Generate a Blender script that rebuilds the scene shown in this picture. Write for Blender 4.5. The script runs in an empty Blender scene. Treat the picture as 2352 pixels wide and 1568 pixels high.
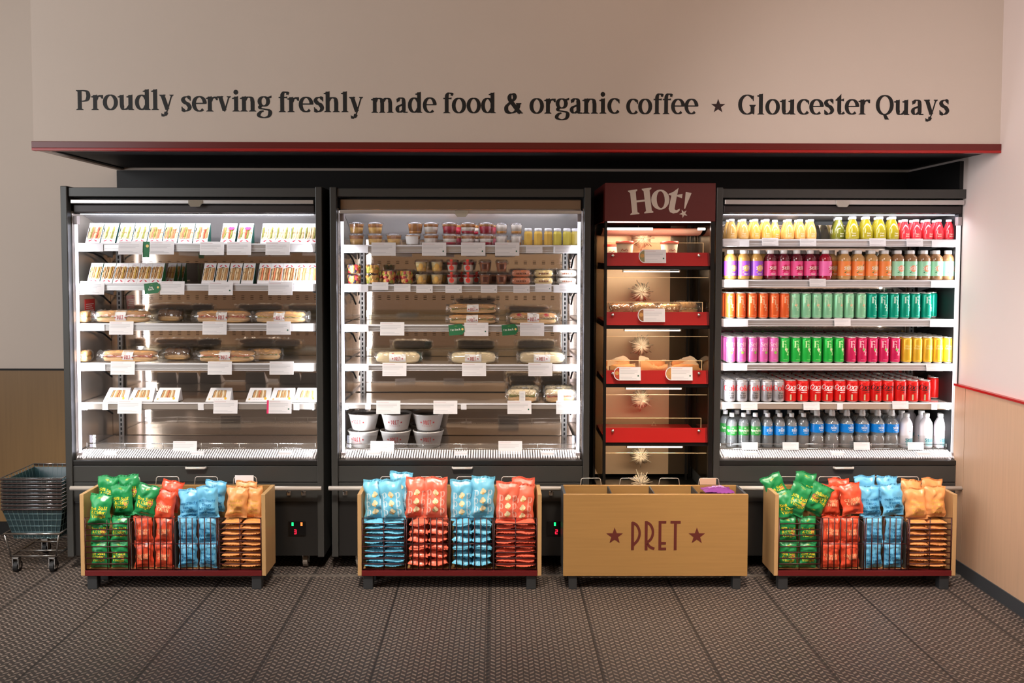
import bpy, bmesh, math, random
from mathutils import Matrix, Vector
random.seed(7)
C = bpy.context.scene.collection
PI = math.pi
W, H, F = 2352, 1568, 1900.0

# ------------------------------------------------------------------ camera
CAM = Vector((0, -4.32, 1.633))
R = (Matrix.Rotation(-.005, 3, 'Z') @ Matrix.Rotation(PI/2 - math.radians(2.4), 3, 'X') @ Matrix.Rotation(.002, 3, 'Z'))
_d = R.transposed() @ Vector((0, 1, 0))
X0 = 1140 - F*_d.x/-_d.z
Y0 = 600 + F*_d.y/-_d.z
cd = bpy.data.cameras.new('camera'); cam = bpy.data.objects.new('camera', cd); C.objects.link(cam)
cam.matrix_world = Matrix.Translation(CAM) @ R.to_4x4()
cd.sensor_width = 36; cd.lens = 36*F/W
cd.shift_x = (W/2 - X0)/W; cd.shift_y = (Y0 - H/2)/W
cd.clip_end = 60
bpy.context.scene.camera = cam

def at(px, py, Y):
    """the point of the photograph at a pixel, on the upright plane at depth Y"""
    d = R @ Vector(((px - X0)/F, -(py - Y0)/F, -1))
    return CAM + d*((Y - CAM.y)/d.y)
def xof(px, Y, py=750): return at(px, py, Y).x
def zof(py, Y, px=1140): return at(px, py, Y).z
def sc(Y): return F/(Y - CAM.y)          # pixels per metre at depth Y

# ------------------------------------------------------------------ materials
def lin(c):
    f = lambda v: v/12.92 if v <= .04045 else ((v+.055)/1.055)**2.4
    return tuple(f(x/255) for x in c[:3]) + (1,)
MATS = {}
def setin(n, k, v):
    if k in n.inputs: n.inputs[k].default_value = v
def M(name, col=(200,200,200), rough=.5, metal=0, emit=0, noise=0, nscale=8, stretch=(1,1,1), bump=0, spec=.5, trans=0, coat=0, bscale=None):
    if name in MATS: return MATS[name]
    m = bpy.data.materials.new(name); m.use_nodes = True; MATS[name] = m
    nt = m.node_tree; b = nt.nodes['Principled BSDF']
    c = lin(col)
    setin(b, 'Base Color', c); setin(b, 'Roughness', rough); setin(b, 'Metallic', metal)
    setin(b, 'Specular IOR Level', spec); setin(b, 'Transmission Weight', trans); setin(b, 'Coat Weight', coat)
    if emit:
        setin(b, 'Emission Color', c); setin(b, 'Emission Strength', emit)
    if noise or bump:
        tc = nt.nodes.new('ShaderNodeTexCoord'); mp = nt.nodes.new('ShaderNodeMapping')
        mp.inputs['Scale'].default_value = stretch
        nt.links.new(tc.outputs['Object'], mp.inputs['Vector'])
        nz = nt.nodes.new('ShaderNodeTexNoise'); nz.inputs['Scale'].default_value = nscale; nz.inputs['Detail'].default_value = 4
        nt.links.new(mp.outputs['Vector'], nz.inputs['Vector'])
        if noise:
            mx = nt.nodes.new('ShaderNodeMix'); mx.data_type = 'RGBA'
            mx.inputs['A'].default_value = tuple(min(1, v*(1-noise)) for v in c[:3]) + (1,)
            mx.inputs['B'].default_value = tuple(min(1, v*(1+noise)) for v in c[:3]) + (1,)
            nt.links.new(nz.outputs['Fac'], mx.inputs['Factor'])
            nt.links.new(mx.outputs['Result'], b.inputs['Base Color'])
        if bump:
            bp = nt.nodes.new('ShaderNodeBump'); bp.inputs['Strength'].default_value = bump; bp.inputs['Distance'].default_value = .02
            src = nz
            if bscale:
                src = nt.nodes.new('ShaderNodeTexNoise'); src.inputs['Scale'].default_value = bscale
                nt.links.new(mp.outputs['Vector'], src.inputs['Vector'])
            nt.links.new(src.outputs['Fac'], bp.inputs['Height'])
            nt.links.new(bp.outputs['Normal'], b.inputs['Normal'])
    return m
def CLEAR(name, col=(255,255,255), gloss=.25, edge=.75, rough=.08, body=0, bcol=(240,240,240)):
    """thin clear plastic: mostly see-through, glossier at grazing angles"""
    if name in MATS: return MATS[name]
    m = bpy.data.materials.new(name); m.use_nodes = True; MATS[name] = m
    nt = m.node_tree; nt.nodes.clear(); N = nt.nodes.new
    out = N('ShaderNodeOutputMaterial'); t = N('ShaderNodeBsdfTransparent'); g = N('ShaderNodeBsdfGlossy')
    t.inputs['Color'].default_value = lin(col); g.inputs['Roughness'].default_value = rough
    lw = N('ShaderNodeLayerWeight'); lw.inputs['Blend'].default_value = .35
    mr = N('ShaderNodeMapRange'); mr.inputs['To Min'].default_value = gloss; mr.inputs['To Max'].default_value = edge
    nt.links.new(lw.outputs['Facing'], mr.inputs['Value'])
    mx = N('ShaderNodeMixShader')
    nt.links.new(mr.outputs['Result'], mx.inputs['Fac']); nt.links.new(t.outputs[0], mx.inputs[1]); nt.links.new(g.outputs[0], mx.inputs[2])
    last = mx
    if body:
        df = N('ShaderNodeBsdfDiffuse'); df.inputs['Color'].default_value = lin(bcol)
        m2 = N('ShaderNodeMixShader'); m2.inputs['Fac'].default_value = body
        nt.links.new(mx.outputs[0], m2.inputs[1]); nt.links.new(df.outputs[0], m2.inputs[2]); last = m2
    nt.links.new(last.outputs[0], out.inputs['Surface'])
    return m
class NG:
    """small node-graph helper for the patterned materials"""
    def __init__(s, name):
        s.m = bpy.data.materials.new(name); s.m.use_nodes = True; s.nt = s.m.node_tree; s.b = s.nt.nodes['Principled BSDF']; MATS[name] = s.m
    def node(s, t): return s.nt.nodes.new(t)
    def plug(s, v, sock):
        if isinstance(v, (int, float)): sock.default_value = v
        else: s.nt.links.new(v, sock)
    def math(s, op, a, b=0.0, clamp=False):
        n = s.node('ShaderNodeMath'); n.operation = op; n.use_clamp = clamp
        s.plug(a, n.inputs[0]); s.plug(b, n.inputs[1]); return n.outputs[0]
    def xyz(s):
        tc = s.node('ShaderNodeTexCoord'); sp = s.node('ShaderNodeSeparateXYZ'); s.nt.links.new(tc.outputs['Object'], sp.inputs[0])
        s.obj = tc.outputs['Object']; return sp.outputs
    def mix(s, f, a, b):
        n = s.node('ShaderNodeMix'); n.data_type = 'RGBA'; s.plug(f, n.inputs['Factor'])
        for v, k in ((a, 'A'), (b, 'B')):
            if isinstance(v, tuple): n.inputs[k].default_value = lin(v)
            else: s.nt.links.new(v, n.inputs[k])
        return n.outputs['Result']
    def noise(s, scale, detail=4, vec=None):
        n = s.node('ShaderNodeTexNoise'); n.inputs['Scale'].default_value = scale; n.inputs['Detail'].default_value = detail
        s.nt.links.new(vec or s.obj, n.inputs['Vector']); return n.outputs['Fac']
    def ss(s, v, lo, hi):
        n = s.node('ShaderNodeMapRange'); n.interpolation_type = 'SMOOTHSTEP'
        s.plug(v, n.inputs['Value']); n.inputs['From Min'].default_value = lo; n.inputs['From Max'].default_value = hi; return n.outputs['Result']
    def bump(s, h, strength, dist=.01):
        n = s.node('ShaderNodeBump'); n.inputs['Strength'].default_value = strength; n.inputs['Distance'].default_value = dist
        s.plug(h, n.inputs['Height']); s.nt.links.new(n.outputs['Normal'], s.b.inputs['Normal'])

# ------------------------------------------------------------------ mesh builder
def strips(p, st):
    """a polygon cut into upright strips no wider than st, so that it can follow a curved face"""
    lo, hi = min(u for u, v in p), max(u for u, v in p)
    if hi-lo <= st*1.3: return [p]
    n = math.ceil((hi-lo)/st); out = []
    def clip(q, x, sg):
        r = []
        for i in range(len(q)):
            a, b = q[i-1], q[i]; ia, ib = (a[0]-x)*sg >= 0, (b[0]-x)*sg >= 0
            if ia != ib:
                t = (x-a[0])/(b[0]-a[0]); r.append((x, a[1]+(b[1]-a[1])*t))
            if ib: r.append(b)
        return r
    for i in range(n):
        q = clip(clip(p, lo+(hi-lo)*i/n, 1), lo+(hi-lo)*(i+1)/n, -1)
        if len(q) > 2: out.append(q)
    return out
class MB:
    def __init__(s): s.v = []; s.f = []; s.mi = []; s.sm = []; s.mats = []
    def mid(s, m):
        if m not in s.mats: s.mats.append(m)
        return s.mats.index(m)
    def add(s, vs, fs, m, smooth=False):
        b = len(s.v); s.v += [tuple(v) for v in vs]; k = s.mid(m)
        for f in fs: s.f.append(tuple(b+i for i in f)); s.mi.append(k); s.sm.append(smooth)
        return s
    def box(s, x0, x1, y0, y1, z0, z1, m, bev=0):
        if bev:
            bm = bmesh.new(); bmesh.ops.create_cube(bm, size=1)
            for v in bm.verts: v.co = Vector(((x0+x1)/2 + v.co.x*(x1-x0), (y0+y1)/2 + v.co.y*(y1-y0), (z0+z1)/2 + v.co.z*(z1-z0)))
            bmesh.ops.bevel(bm, geom=list(bm.edges), offset=min(bev, .45*min(x1-x0, y1-y0, z1-z0)), segments=2, affect='EDGES', profile=.6)
            bm.verts.index_update()
            s.add([v.co.copy() for v in bm.verts], [[v.index for v in f.verts] for f in bm.faces], m, False); bm.free(); return s
        vs = [(x, y, z) for z in (z0, z1) for y in (y0, y1) for x in (x0, x1)]
        return s.add(vs, [(0,2,3,1), (4,5,7,6), (0,1,5,4), (2,6,7,3), (0,4,6,2), (1,3,7,5)], m)
    def prism(s, pts, axis, a, b, m):
        """polygon pts extruded along axis (0/1/2) from a to b"""
        def P(p, t):
            q = list(p); q.insert(axis, t); return q
        n = len(pts)
        return s.add([P(p, a) for p in pts] + [P(p, b) for p in pts],
                     [tuple(range(n))[::-1], tuple(range(n, 2*n))] + [(i, (i+1) % n, n+(i+1) % n, n+i) for i in range(n)], m)
    def lathe(s, prof, m, n=20, c=(0,0,0), smooth=True, cap=True, mats=None):
        b = len(s.v)
        for r, z in prof:
            for i in range(n):
                a = 2*PI*i/n; s.v.append((c[0]+r*math.cos(a), c[1]+r*math.sin(a), c[2]+z))
        for j in range(len(prof)-1):
            k = s.mid(mats[j] if mats else m)
            for i in range(n):
                s.f.append((b+j*n+i, b+j*n+(i+1) % n, b+(j+1)*n+(i+1) % n, b+(j+1)*n+i)); s.mi.append(k); s.sm.append(smooth)
        if cap:
            for j, mm in ((0, mats[0] if mats else m), (len(prof)-1, mats[-1] if mats else m)):
                f = tuple(b+j*n+i for i in range(n)); s.f.append(f if j else f[::-1]); s.mi.append(s.mid(mm)); s.sm.append(False)
        return s
    def tube(s, pts, r, m, n=6, closed=False, cap=True):
        pts = [Vector(p) for p in pts]; L = len(pts); b = len(s.v); k = s.mid(m); up = None
        for i, p in enumerate(pts):
            if closed: t = pts[(i+1) % L] - pts[i-1]
            else: t = pts[min(i+1, L-1)] - pts[max(i-1, 0)]
            t.normalize()
            if up is None: up = Vector((0,0,1)) if abs(t.z) < .9 else Vector((0,1,0))
            x = t.cross(up)
            if x.length < 1e-4: x = t.cross(Vector((1,.3,.2)))
            x.normalize(); y = x.cross(t); up = y
            for j in range(n):
                a = 2*PI*j/n; s.v.append(tuple(p + x*(r*math.cos(a)) + y*(r*math.sin(a))))
        for i in range(L if closed else L-1):
            for j in range(n):
                s.f.append((b+i*n+j, b+i*n+(j+1) % n, b+((i+1) % L)*n+(j+1) % n, b+((i+1) % L)*n+j)); s.mi.append(k); s.sm.append(n > 4)
        if cap and not closed:
            s.f.append(tuple(b+j for j in range(n))[::-1]); s.mi.append(k); s.sm.append(False)
            s.f.append(tuple(b+(L-1)*n+j for j in range(n))); s.mi.append(k); s.sm.append(False)
        return s
    def grid(s, fn, nu, nv, m, smooth=True, wrapu=False):
        b = len(s.v); k = s.mid(m); cu = nu if wrapu else nu+1
        for j in range(nv+1):
            for i in range(cu): s.v.append(tuple(fn(i/nu, j/nv)))
        for j in range(nv):
            for i in range(nu):
                i2 = (i+1) % cu
                s.f.append((b+j*cu+i, b+j*cu+i2, b+(j+1)*cu+i2, b+(j+1)*cu+i)); s.mi.append(k); s.sm.append(smooth)
        return s
    def blob(s, c, r, m, e=1.0, nu=14, nv=8, jit=0, seed=0):
        rn = random.Random(seed); pw = lambda v: math.copysign(abs(v)**e, v)
        J = [[1+jit*rn.uniform(-1, 1) for _ in range(nu)] for _ in range(nv+1)]
        def fn(u, v):
            a = 2*PI*u; t = -PI/2 + PI*v; q = J[min(nv, round(v*nv))][round(u*nu) % nu]
            if v in (0, 1): q = 1
            return (c[0]+r[0]*q*pw(math.cos(t))*pw(math.cos(a)), c[1]+r[1]*q*pw(math.cos(t))*pw(math.sin(a)), c[2]+r[2]*q*pw(math.sin(t)))
        return s.grid(fn, nu, nv, m, True, True)
    def polys(s, ps, fn, m):
        st = getattr(fn, 'strip', None)
        for i, p in enumerate(ps):
            e = (i % 40)*8e-6                  # overlapping strokes lie a hair apart
            for q in (strips(p, st) if st else [p]):
                s.add([(c[0], c[1]-e, c[2]) for c in (fn(u, v) for u, v in q)], [tuple(range(len(q)))], m)
        return s
    def mesh(s, name):
        me = bpy.data.meshes.new(name); me.from_pydata(s.v, [], s.f)
        for m in s.mats: me.materials.append(m)
        me.polygons.foreach_set('material_index', s.mi); me.polygons.foreach_set('use_smooth', s.sm); me.update()
        return me

# ------------------------------------------------------------------ objects
def setp(o, label=None, cat=None, group=None, kind=None):
    for k, v in (('label', label), ('category', cat), ('group', group), ('kind', kind)):
        if v: o[k] = v
    return o
def obj(name, mb, parent=None, label=None, loc=None):
    me = mb if isinstance(mb, bpy.types.Mesh) else mb.mesh(name) if mb else None
    o = bpy.data.objects.new(name, me); C.objects.link(o)
    if parent: o.parent = parent
    if loc: o.location = loc
    return setp(o, label)
def struct(name, mb, parent=None):
    o = obj(name, mb, parent)
    return o if parent else setp(o, kind='structure')
def thing(name, label, cat, loc=(0,0,0), rot=(0,0,0), group=None, mb=None):
    o = obj(name, mb); o.location = loc; o.rotation_euler = rot
    return setp(o, label, cat, group)
class Kind:
    """one kind of thing: a root mesh (or None) and its parts; spawn() makes copies that share the mesh data"""
    def __init__(s, name, cat, root=None): s.name = name; s.cat = cat; s.root = root.mesh(name) if root else None; s.parts = []
    def part(s, name, mb, up=None, label=None):
        s.parts.append((name, mb.mesh(name), up, label)); return len(s.parts)-1
    def spawn(s, label, loc, rot=(0,0,0), group=None, scale=None):
        o = thing(s.name, label, s.cat, loc, rot, group, s.root)
        if scale: o.scale = scale
        made = []
        for n, me, up, lb in s.parts: made.append(obj(n, me, o if up is None else made[up], lb))
        return o
ORD = 'first second third fourth fifth sixth seventh eighth ninth tenth eleventh twelfth thirteenth fourteenth fifteenth sixteenth seventeenth eighteenth nineteenth twentieth twenty-first twenty-second twenty-third twenty-fourth twenty-fifth twenty-sixth'.split()

# ------------------------------------------------------------------ lettering
def arc(cx, cy, rx, ry, a0, a1, n=16): return [(cx+rx*math.cos(math.radians(a0+(a1-a0)*i/n)), cy+ry*math.sin(math.radians(a0+(a1-a0)*i/n))) for i in range(n+1)]
def catmull(P, closed=False, k=5):
    n = len(P); out = []
    for i in range(n if closed else n-1):
        g = lambda j: P[j % n] if closed else P[max(0, min(n-1, j))]
        a, b, c, d = g(i-1), g(i), g(i+1), g(i+2)
        for q in range(k):
            t = q/k; out.append(tuple(.5*((2*b[j]) + (c[j]-a[j])*t + (2*a[j]-5*b[j]+4*c[j]-d[j])*t*t + (3*b[j]-a[j]-3*c[j]+d[j])*t**3) for j in (0, 1)))
    if not closed: out.append(P[-1])
    return out
def ribbon(pts, wf, closed=False):
    if len(pts) == 2:
        (ax, ay), (bx, by) = pts; n = max(1, min(8, int(math.hypot(bx-ax, by-ay)/(30 if abs(bx)+abs(ax)+abs(ay)+abs(by) > 4 else .1))))
        pts = [(ax+(bx-ax)*i/n, ay+(by-ay)*i/n) for i in range(n+1)]
    L = len(pts); l = []; r = []
    for i in range(L):
        a = pts[i-1] if (i or closed) else pts[0]; b = pts[(i+1) % L] if (i < L-1 or closed) else pts[-1]
        dx, dy = b[0]-a[0], b[1]-a[1]; q = math.hypot(dx, dy) or 1; dx /= q; dy /= q; w = wf(dx, dy, i/(L-1))/2
        l.append((pts[i][0]-dy*w, pts[i][1]+dx*w)); r.append((pts[i][0]+dy*w, pts[i][1]-dx*w))
    return [[l[i], l[(i+1) % L], r[(i+1) % L], r[i]] for i in range(L if closed else L-1)]
TH, TN = 27., 7.5
def SB(x, l=1, r=1, y=0, w=TH):
    h = w/2; a = 11*l; b = 11*r
    return ('p', [(x-h-a, y), (x+h+b, y), (x+h+b, y+3), (x+h, y+9), (x-h, y+9), (x-h-a, y+3)])
def SU(x, l=1, r=1, y=130, w=TH):
    h = w/2; a = 11*l; b = 11*r
    return ('p', [(x-h-a, y), (x-h-a, y-4), (x-h, y-11), (x+h, y-11), (x+h+b, y-4), (x+h+b, y)])
def ST(x, y, w=TH): return ('p', [(x-w/2-14, y-10), (x+w/2, y+3), (x+w/2, y-16), (x-w/2, y-18), (x-w/2-13, y-15)])
def V(x, y0, y1): return ('l', [(x, y0), (x, y1)])
def f(w, *p): return ('f', list(p), w)
GL = {
 'o': (104, [('c', arc(52,50,37,47,0,360,24)[:-1])]),
 'c': (86, [('s', arc(52,50,37,47,48,318,18)), ('p', [(70,98),(86,92),(87,66),(82,66),(72,84)])]),
 'e': (96, [('s', arc(52,50,37,47,4,312,20)), f(8, (18,53),(96,53)), ('p',[(84,50),(101,50),(100,64),(84,70)])]),
 'a': (94, [('s', [(20,78),(32,93),(46,96),(60,88),(64,64)]), ('l', [(64,68),(64,14)]), ('s', [(64,20),(70,6),(92,3)]), ('s', [(64,58),(44,50),(24,40),(17,24),(26,8),(42,6),(64,20)]), ('p',[(10,92),(14,66),(24,74),(28,94)])]),
 'd': (106, [('s', arc(46,50,33,46,30,330,18)), V(80,0,134), ST(80,134), SB(80,0,1), f(8,(60,94),(82,88)), f(8,(60,5),(82,16))]),
 'b': (104, [('s', arc(58,50,33,46,150,-150,18)), V(24,4,134), ST(24,134), f(8,(44,94),(22,86)), f(8,(44,5),(22,14))]),
 'p': (106, [('s', arc(60,50,33,46,150,-150,18)), V(26,-40,98), ST(26,98), SB(26,1,1,-42), f(8,(46,94),(24,86)), f(8,(46,5),(24,14))]),
 'g': (98, [('c', arc(46,66,29,30,0,360,20)[:-1]), ('s',[(28,40),(20,30),(26,20),(52,15),(80,8),(88,-10),(76,-32),(46,-40),(18,-32),(12,-18),(26,-2),(44,4)]), ('p',[(62,92),(98,104),(98,90),(86,86),(68,82)])]),
 'f': (66, [V(32,0,98), ('s',[(32,92),(34,116),(46,130),(64,128),(72,118)]), f(9,(8,96),(64,96)), ('p',[(44,98),(66,103),(66,90),(44,92)]), SB(32), ('p',[(62,134),(76,130),(76,110),(64,118)])]),
 'h': (112, [V(24,0,134), ST(24,134), SB(24), ('s',[(28,74),(42,90),(60,94),(76,86),(82,62)]), V(82,0,66), SB(82)]),
 'n': (112, [V(24,0,98), ST(24,98), SB(24), ('s',[(28,74),(42,90),(60,94),(76,86),(82,62)]), V(82,0,66), SB(82)]),
 'm': (170, [V(24,0,98), ST(24,98), SB(24), ('s',[(28,74),(40,90),(56,94),(72,86),(78,62)]), V(78,0,66), SB(78,.8,.8), ('s',[(82,74),(98,90),(114,94),(130,86),(136,62)]), V(136,0,66), SB(136)]),
 'i': (58, [V(29,0,98), ST(29,98), SB(29), ('p', arc(28,126,16,16,0,345,16))]),
 'l': (58, [V(29,0,134), ST(29,134), SB(29)]),
 'r': (76, [V(26,0,98), ST(26,98), SB(26), ('s',[(30,68),(42,86),(60,92)]), ('p',[(52,98),(80,98),(80,74),(70,74),(62,86),(52,88)])]),
 's': (78, [('s2',[(66,88),(50,96),(30,92),(20,76),(32,60),(52,48),(64,28),(54,10),(34,4),(14,14)]), ('p',[(62,98),(72,96),(72,70),(66,70),(60,86)]), ('p',[(16,2),(10,4),(9,32),(15,32),(22,14)])]),
 't': (70, [V(34,22,112), ('s',[(34,26),(40,8),(54,5),(70,14)]), f(9,(8,95),(60,95)), ('p',[(8,96),(47.5,136),(47.5,96)]), ('p',[(46,98),(66,106),(66,86),(46,91)])]),
 'u': (112, [V(24,32,98), ST(24,98), ('s',[(24,36),(30,10),(46,5),(64,12),(80,30)]), V(82,0,98), ST(82,98), SB(82,0,1)]),
 'v': (98, [f(TH,(20,98),(49,6)), f(9,(80,98),(50,2)), SU(20,.7,.7,100), SU(80,1,.7,100,9), ('p',[(36,8),(50,-2),(54,8)])]),
 'w': (146, [f(TH,(18,98),(44,6)), f(9,(72,98),(46,2)), f(TH,(70,98),(96,6)), f(9,(126,98),(98,2)), SU(18,.7,.7,100), SU(126,1,.7,100,9)]),
 'y': (98, [f(TH,(20,98),(52,4)), ('f',[(82,98),(54,6),(42,-26)],9), SU(20,.7,.7,100), SU(82,1,.7,100,9), ('s',[(46,-14),(36,-32),(22,-32)]), ('p',[(10,-20),(12,-42),(30,-44),(42,-30),(22,-26)])]),
 'k': (104, [V(24,0,134), ST(24,134), SB(24), f(9,(80,96),(34,46)), f(TH,(48,58),(86,2)), SU(80,.8,.8,100,9), SB(88,.4,.6)]),
 'x': (98, [f(TH,(20,98),(76,2)), f(9,(78,98),(18,2)), SU(22,.6,.6,100), SB(76,.6,.6), SU(78,1,1,100,9), SB(18,1,1,0,9)]),
 'z': (84, [f(10,(12,94),(72,94)), f(25,(64,94),(20,6)), f(10,(12,5),(76,5)), ('p',[(12,98),(12,72),(17,72),(24,92)]), ('p',[(77,0),(77,28),(72,28),(64,10)])]),
 'P': (104, [V(28,0,130), SU(28,1,0), SB(28), ('s',[(28,126),(56,126),(78,118),(86,92),(76,66),(54,58),(30,58)])]),
 'R': (116, [V(28,0,130), SU(28,1,0), SB(28), ('s',[(28,126),(56,126),(76,118),(84,95),(74,72),(54,64),(30,64)]), f(TH,(62,64),(98,2)), SB(100,.4,.6)]),
 'G': (128, [('s', arc(64,65,50,62,42,318,22)), V(100,12,58), ('p',[(78,64),(122,64),(122,59),(114,50),(86,50),(78,59)]), ('p',[(98,122),(108,124),(108,88),(103,88),(96,108)]), ('p',[(86,20),(104,2),(112,0),(113,16)])]),
 'C': (118, [('s', arc(64,65,50,62,42,318,22)), ('p',[(96,122),(108,124),(108,88),(103,88),(96,108)])]),
 'Q': (130, [('c', arc(64,65,49,62,0,360,26)[:-1]), ('p',[(52,4),(74,4),(96,-30),(66,-30)])]),
 'S': (96, [('s2',[(80,116),(60,126),(36,122),(24,102),(36,82),(62,64),(78,40),(68,14),(42,4),(16,18)]), ('p',[(78,130),(88,130),(88,94),(82,94),(76,112)]), ('p',[(16,2),(10,0),(10,40),(16,40),(24,18)])]),
 'V': (122, [f(TH+2,(24,128),(60,6)), f(9,(102,128),(62,2)), SU(24), SU(102,1,1,130,9)]),
 'F': (94, [V(28,0,130), SU(28,1,0), SB(28), f(9,(28,126),(86,126)), f(9,(28,68),(70,68)), ('p',[(90,130),(90,96),(84,96),(74,122)]), ('p',[(72,84),(72,52),(66,58),(66,78)])]),
 'T': (108, [V(54,0,130), SB(54), f(9,(10,126),(98,126)), ('p',[(8,130),(8,96),(14,96),(24,122)]), ('p',[(100,130),(100,96),(94,96),(84,122)])]),
 'W': (170, [f(TH,(24,128),(54,6)), f(9,(88,128),(56,2)), f(TH,(86,128),(116,6)), f(9,(150,128),(118,2)), SU(24), SU(150,1,1,130,9)]),
 'I': (58, [V(29,0,130), SU(29), SB(29)]),
 'O': (130, [('c', arc(64,65,49,62,0,360,26)[:-1])]),
 '&': (124, [('s2',[(112,4),(92,22),(66,56),(42,88),(38,108),(48,124),(64,124),(74,110),(66,90),(40,68),(18,44),(20,16),(44,4),(72,10),(94,36),(98,62)]), f(8,(82,64),(118,64)), SB(108,.3,.6)]),
 "'": (34, [('p',[(10,136),(26,136),(22,98),(14,98)])]),
 '-': (56, [f(12,(10,46),(46,46))]),
 'j': (52, [V(29,-24,98), ST(29,98), ('s',[(29,-18),(24,-36),(8,-42)]), ('p', arc(28,126,16,16,0,345,16))]),
 ' ': (44, []),
}
_g = {}
def glyph(ch, k=4):
    if (ch, k) in _g: return _g[ch, k]
    out = []
    auto = lambda dx, dy, t: TN + (TH-TN)*abs(dy)**1.35
    spine = lambda dx, dy, t: TN + (TH-TN)*(abs(dy)**1.2 if dx*dy > 0 else min(1, abs(dy)*1.35))
    for e in GL[ch][1]:
        if e[0] == 'p': out.append(e[1])
        elif e[0] == 'l': out += ribbon(e[1], auto)
        elif e[0] == 'f': out += ribbon(e[1], lambda dx, dy, t, w=e[2]: w)
        elif e[0] == 'c': out += ribbon(e[1], auto, True)
        elif e[0] == 's': out += ribbon(catmull(e[1], False, k) if len(e[1]) < 14 else e[1], auto)
        elif e[0] == 's2': out += ribbon(catmull(e[1], False, k), lambda dx, dy, t: TN + (TH-TN)*(min(1, abs(dy)*1.25+.12) if dx*dy < 0 else abs(dy)**1.6))
    _g[ch, k] = out; return out
def text(s, x0=0., y0=0., size=1., width=None, align='l', slant=0, k=2, track=0):
    """polygons of a word; size = x-height; fitted to width when given"""
    ps = []; x = 0
    for ch in s:
        for p in glyph(ch, k): ps.append([(x+u, v) for u, v in p])
        x += GL[ch][0] + track
    lo = min((u for p in ps for u, v in p), default=0); hi = max((u for p in ps for u, v in p), default=1)
    q = size/100; qx = q if width is None else width/(hi-lo)
    off = x0 if align == 'l' else x0-(hi-lo)*qx/2
    return [[(off+(u-lo+slant*v)*qx, y0+v*q) for u, v in p] for p in ps]
def star(cx, cy, r, rot=90, inner=.4):
    return [(cx+(r if i % 2 == 0 else r*inner)*math.cos(math.radians(rot+36*i)), cy+(r if i % 2 == 0 else r*inner)*math.sin(math.radians(rot+36*i))) for i in range(10)]
def circ(cx, cy, r, n=14, ry=None): return [(cx+r*math.cos(2*PI*i/n), cy+(ry or r)*math.sin(2*PI*i/n)) for i in range(n)]
def rect(x0, y0, x1, y1): return [(x0, y0), (x1, y0), (x1, y1), (x0, y1)]
def pret(cx, cy, h, stars=True, k=3):
    """tall thin capital letters of the shop sign between two stars; h = letter height"""
    q = h/310; ps = []
    def S(pts, w, sm=False):
        pts = [(x, 920-y) for x, y in pts]
        ps.extend(ribbon(catmull(pts, False, k) if sm else pts, lambda a, b, t: w))
    S([(960,920),(960,622)], 30); S([(952,628),(998,650),(1028,706),(1032,760),(1012,815),(966,866)], 27, True)
    S([(1102,920),(1102,612)], 30); S([(1094,620),(1142,648),(1170,705),(1168,765),(1144,812),(1106,838)], 27, True); S([(1108,832),(1128,870),(1155,893),(1190,906)], 28, True)
    S([(1246,920),(1246,610)], 30); S([(1232,624),(1312,624)], 28); S([(1246,846),(1310,846)], 28); S([(1232,906),(1312,906)], 28)
    S([(1355,624),(1462,624)], 30); S([(1407,612),(1407,920)], 30)
    if stars: ps.append(star(772, 150, 92)); ps.append(star(1633, 150, 92))
    return [[(cx+(u-1203)*q, cy+(v-155)*q) for u, v in p] for p in ps]
def flat(x, y, z): return lambda u, v: (x+u, y, z+v)           # text on an upright face towards -Y
def cyl(r, z=0, a0=0):
    fn = lambda u, v: (r*math.sin(u/r+a0), -r*math.cos(u/r+a0), z+v)
    fn.strip = r*.16; return fn
# ------------------------------------------------------------------ materials used by the setting
wall_m = M('painted_wall', (214,201,189), .75, noise=.03, nscale=2, bump=.02, bscale=120)
side_m = M('painted_side_wall', (226,212,206), .7, noise=.02, nscale=2)
black_m = M('black_paint', (14,14,15), .6, noise=.2, nscale=3)
oak_shade_m = M('oak_panel_shaded', (134,104,66), .45, noise=.16, nscale=5, stretch=(14,14,.5))  # left wall panelling, with the shade of its corner put into the colour
oak_h = M('oak_board', (162,124,74), .42, noise=.13, nscale=5, stretch=(.7,14,16))
oak_w = M('pale_oak_wall_panel', (208,172,140), .4, noise=.1, nscale=5, stretch=(14,14,.6))
oak_v = M('oak_end', (188,150,102), .42, noise=.13, nscale=5, stretch=(14,14,.7))
red_m = M('dark_red_paint', (104,24,20), .3, noise=.05)
redl_m = M('bright_red_edge', (170,28,26), .25, noise=.03)
base_m = M('grey_vinyl_skirting', (62,66,70), .5, noise=.06)
vinyl = M('black_vinyl_lettering', (12,13,13), .6, noise=.02)
anth = M('anthracite_steel', (70,70,68), .38, metal=.35, noise=.08, nscale=2, bump=.01)
anthd = M('anthracite_dark', (46,45,44), .32, metal=.4, noise=.1, nscale=2)
gap_m = M('black_gap', (8,8,9), .7, noise=.1)
rubber = M('black_rubber', (20,20,21), .6, noise=.1)
alu = M('brushed_aluminium', (205,203,202), .3, metal=.7, noise=.05, nscale=6, stretch=(.4,8,30))
white_m = M('white_coated_steel', (236,234,236), .4, noise=.02)
chrome = M('chrome', (215,212,208), .16, metal=1, noise=.03)
rail_m = M('pale_tube', (205,196,186), .32, metal=.3, noise=.03)
led_m = M('led_tube', (236,236,255), .5, emit=4.5, noise=.01)
ledtop_m = M('led_top_strip', (232,234,255), .5, emit=6, noise=.01)
tubecap = M('led_holder', (150,140,140), .4, noise=.05)
white_led = M('white_tube_faint_glow', (240,240,242), .35, emit=.35, noise=.01)  # unlit tube with a faint glow put into its material

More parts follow.
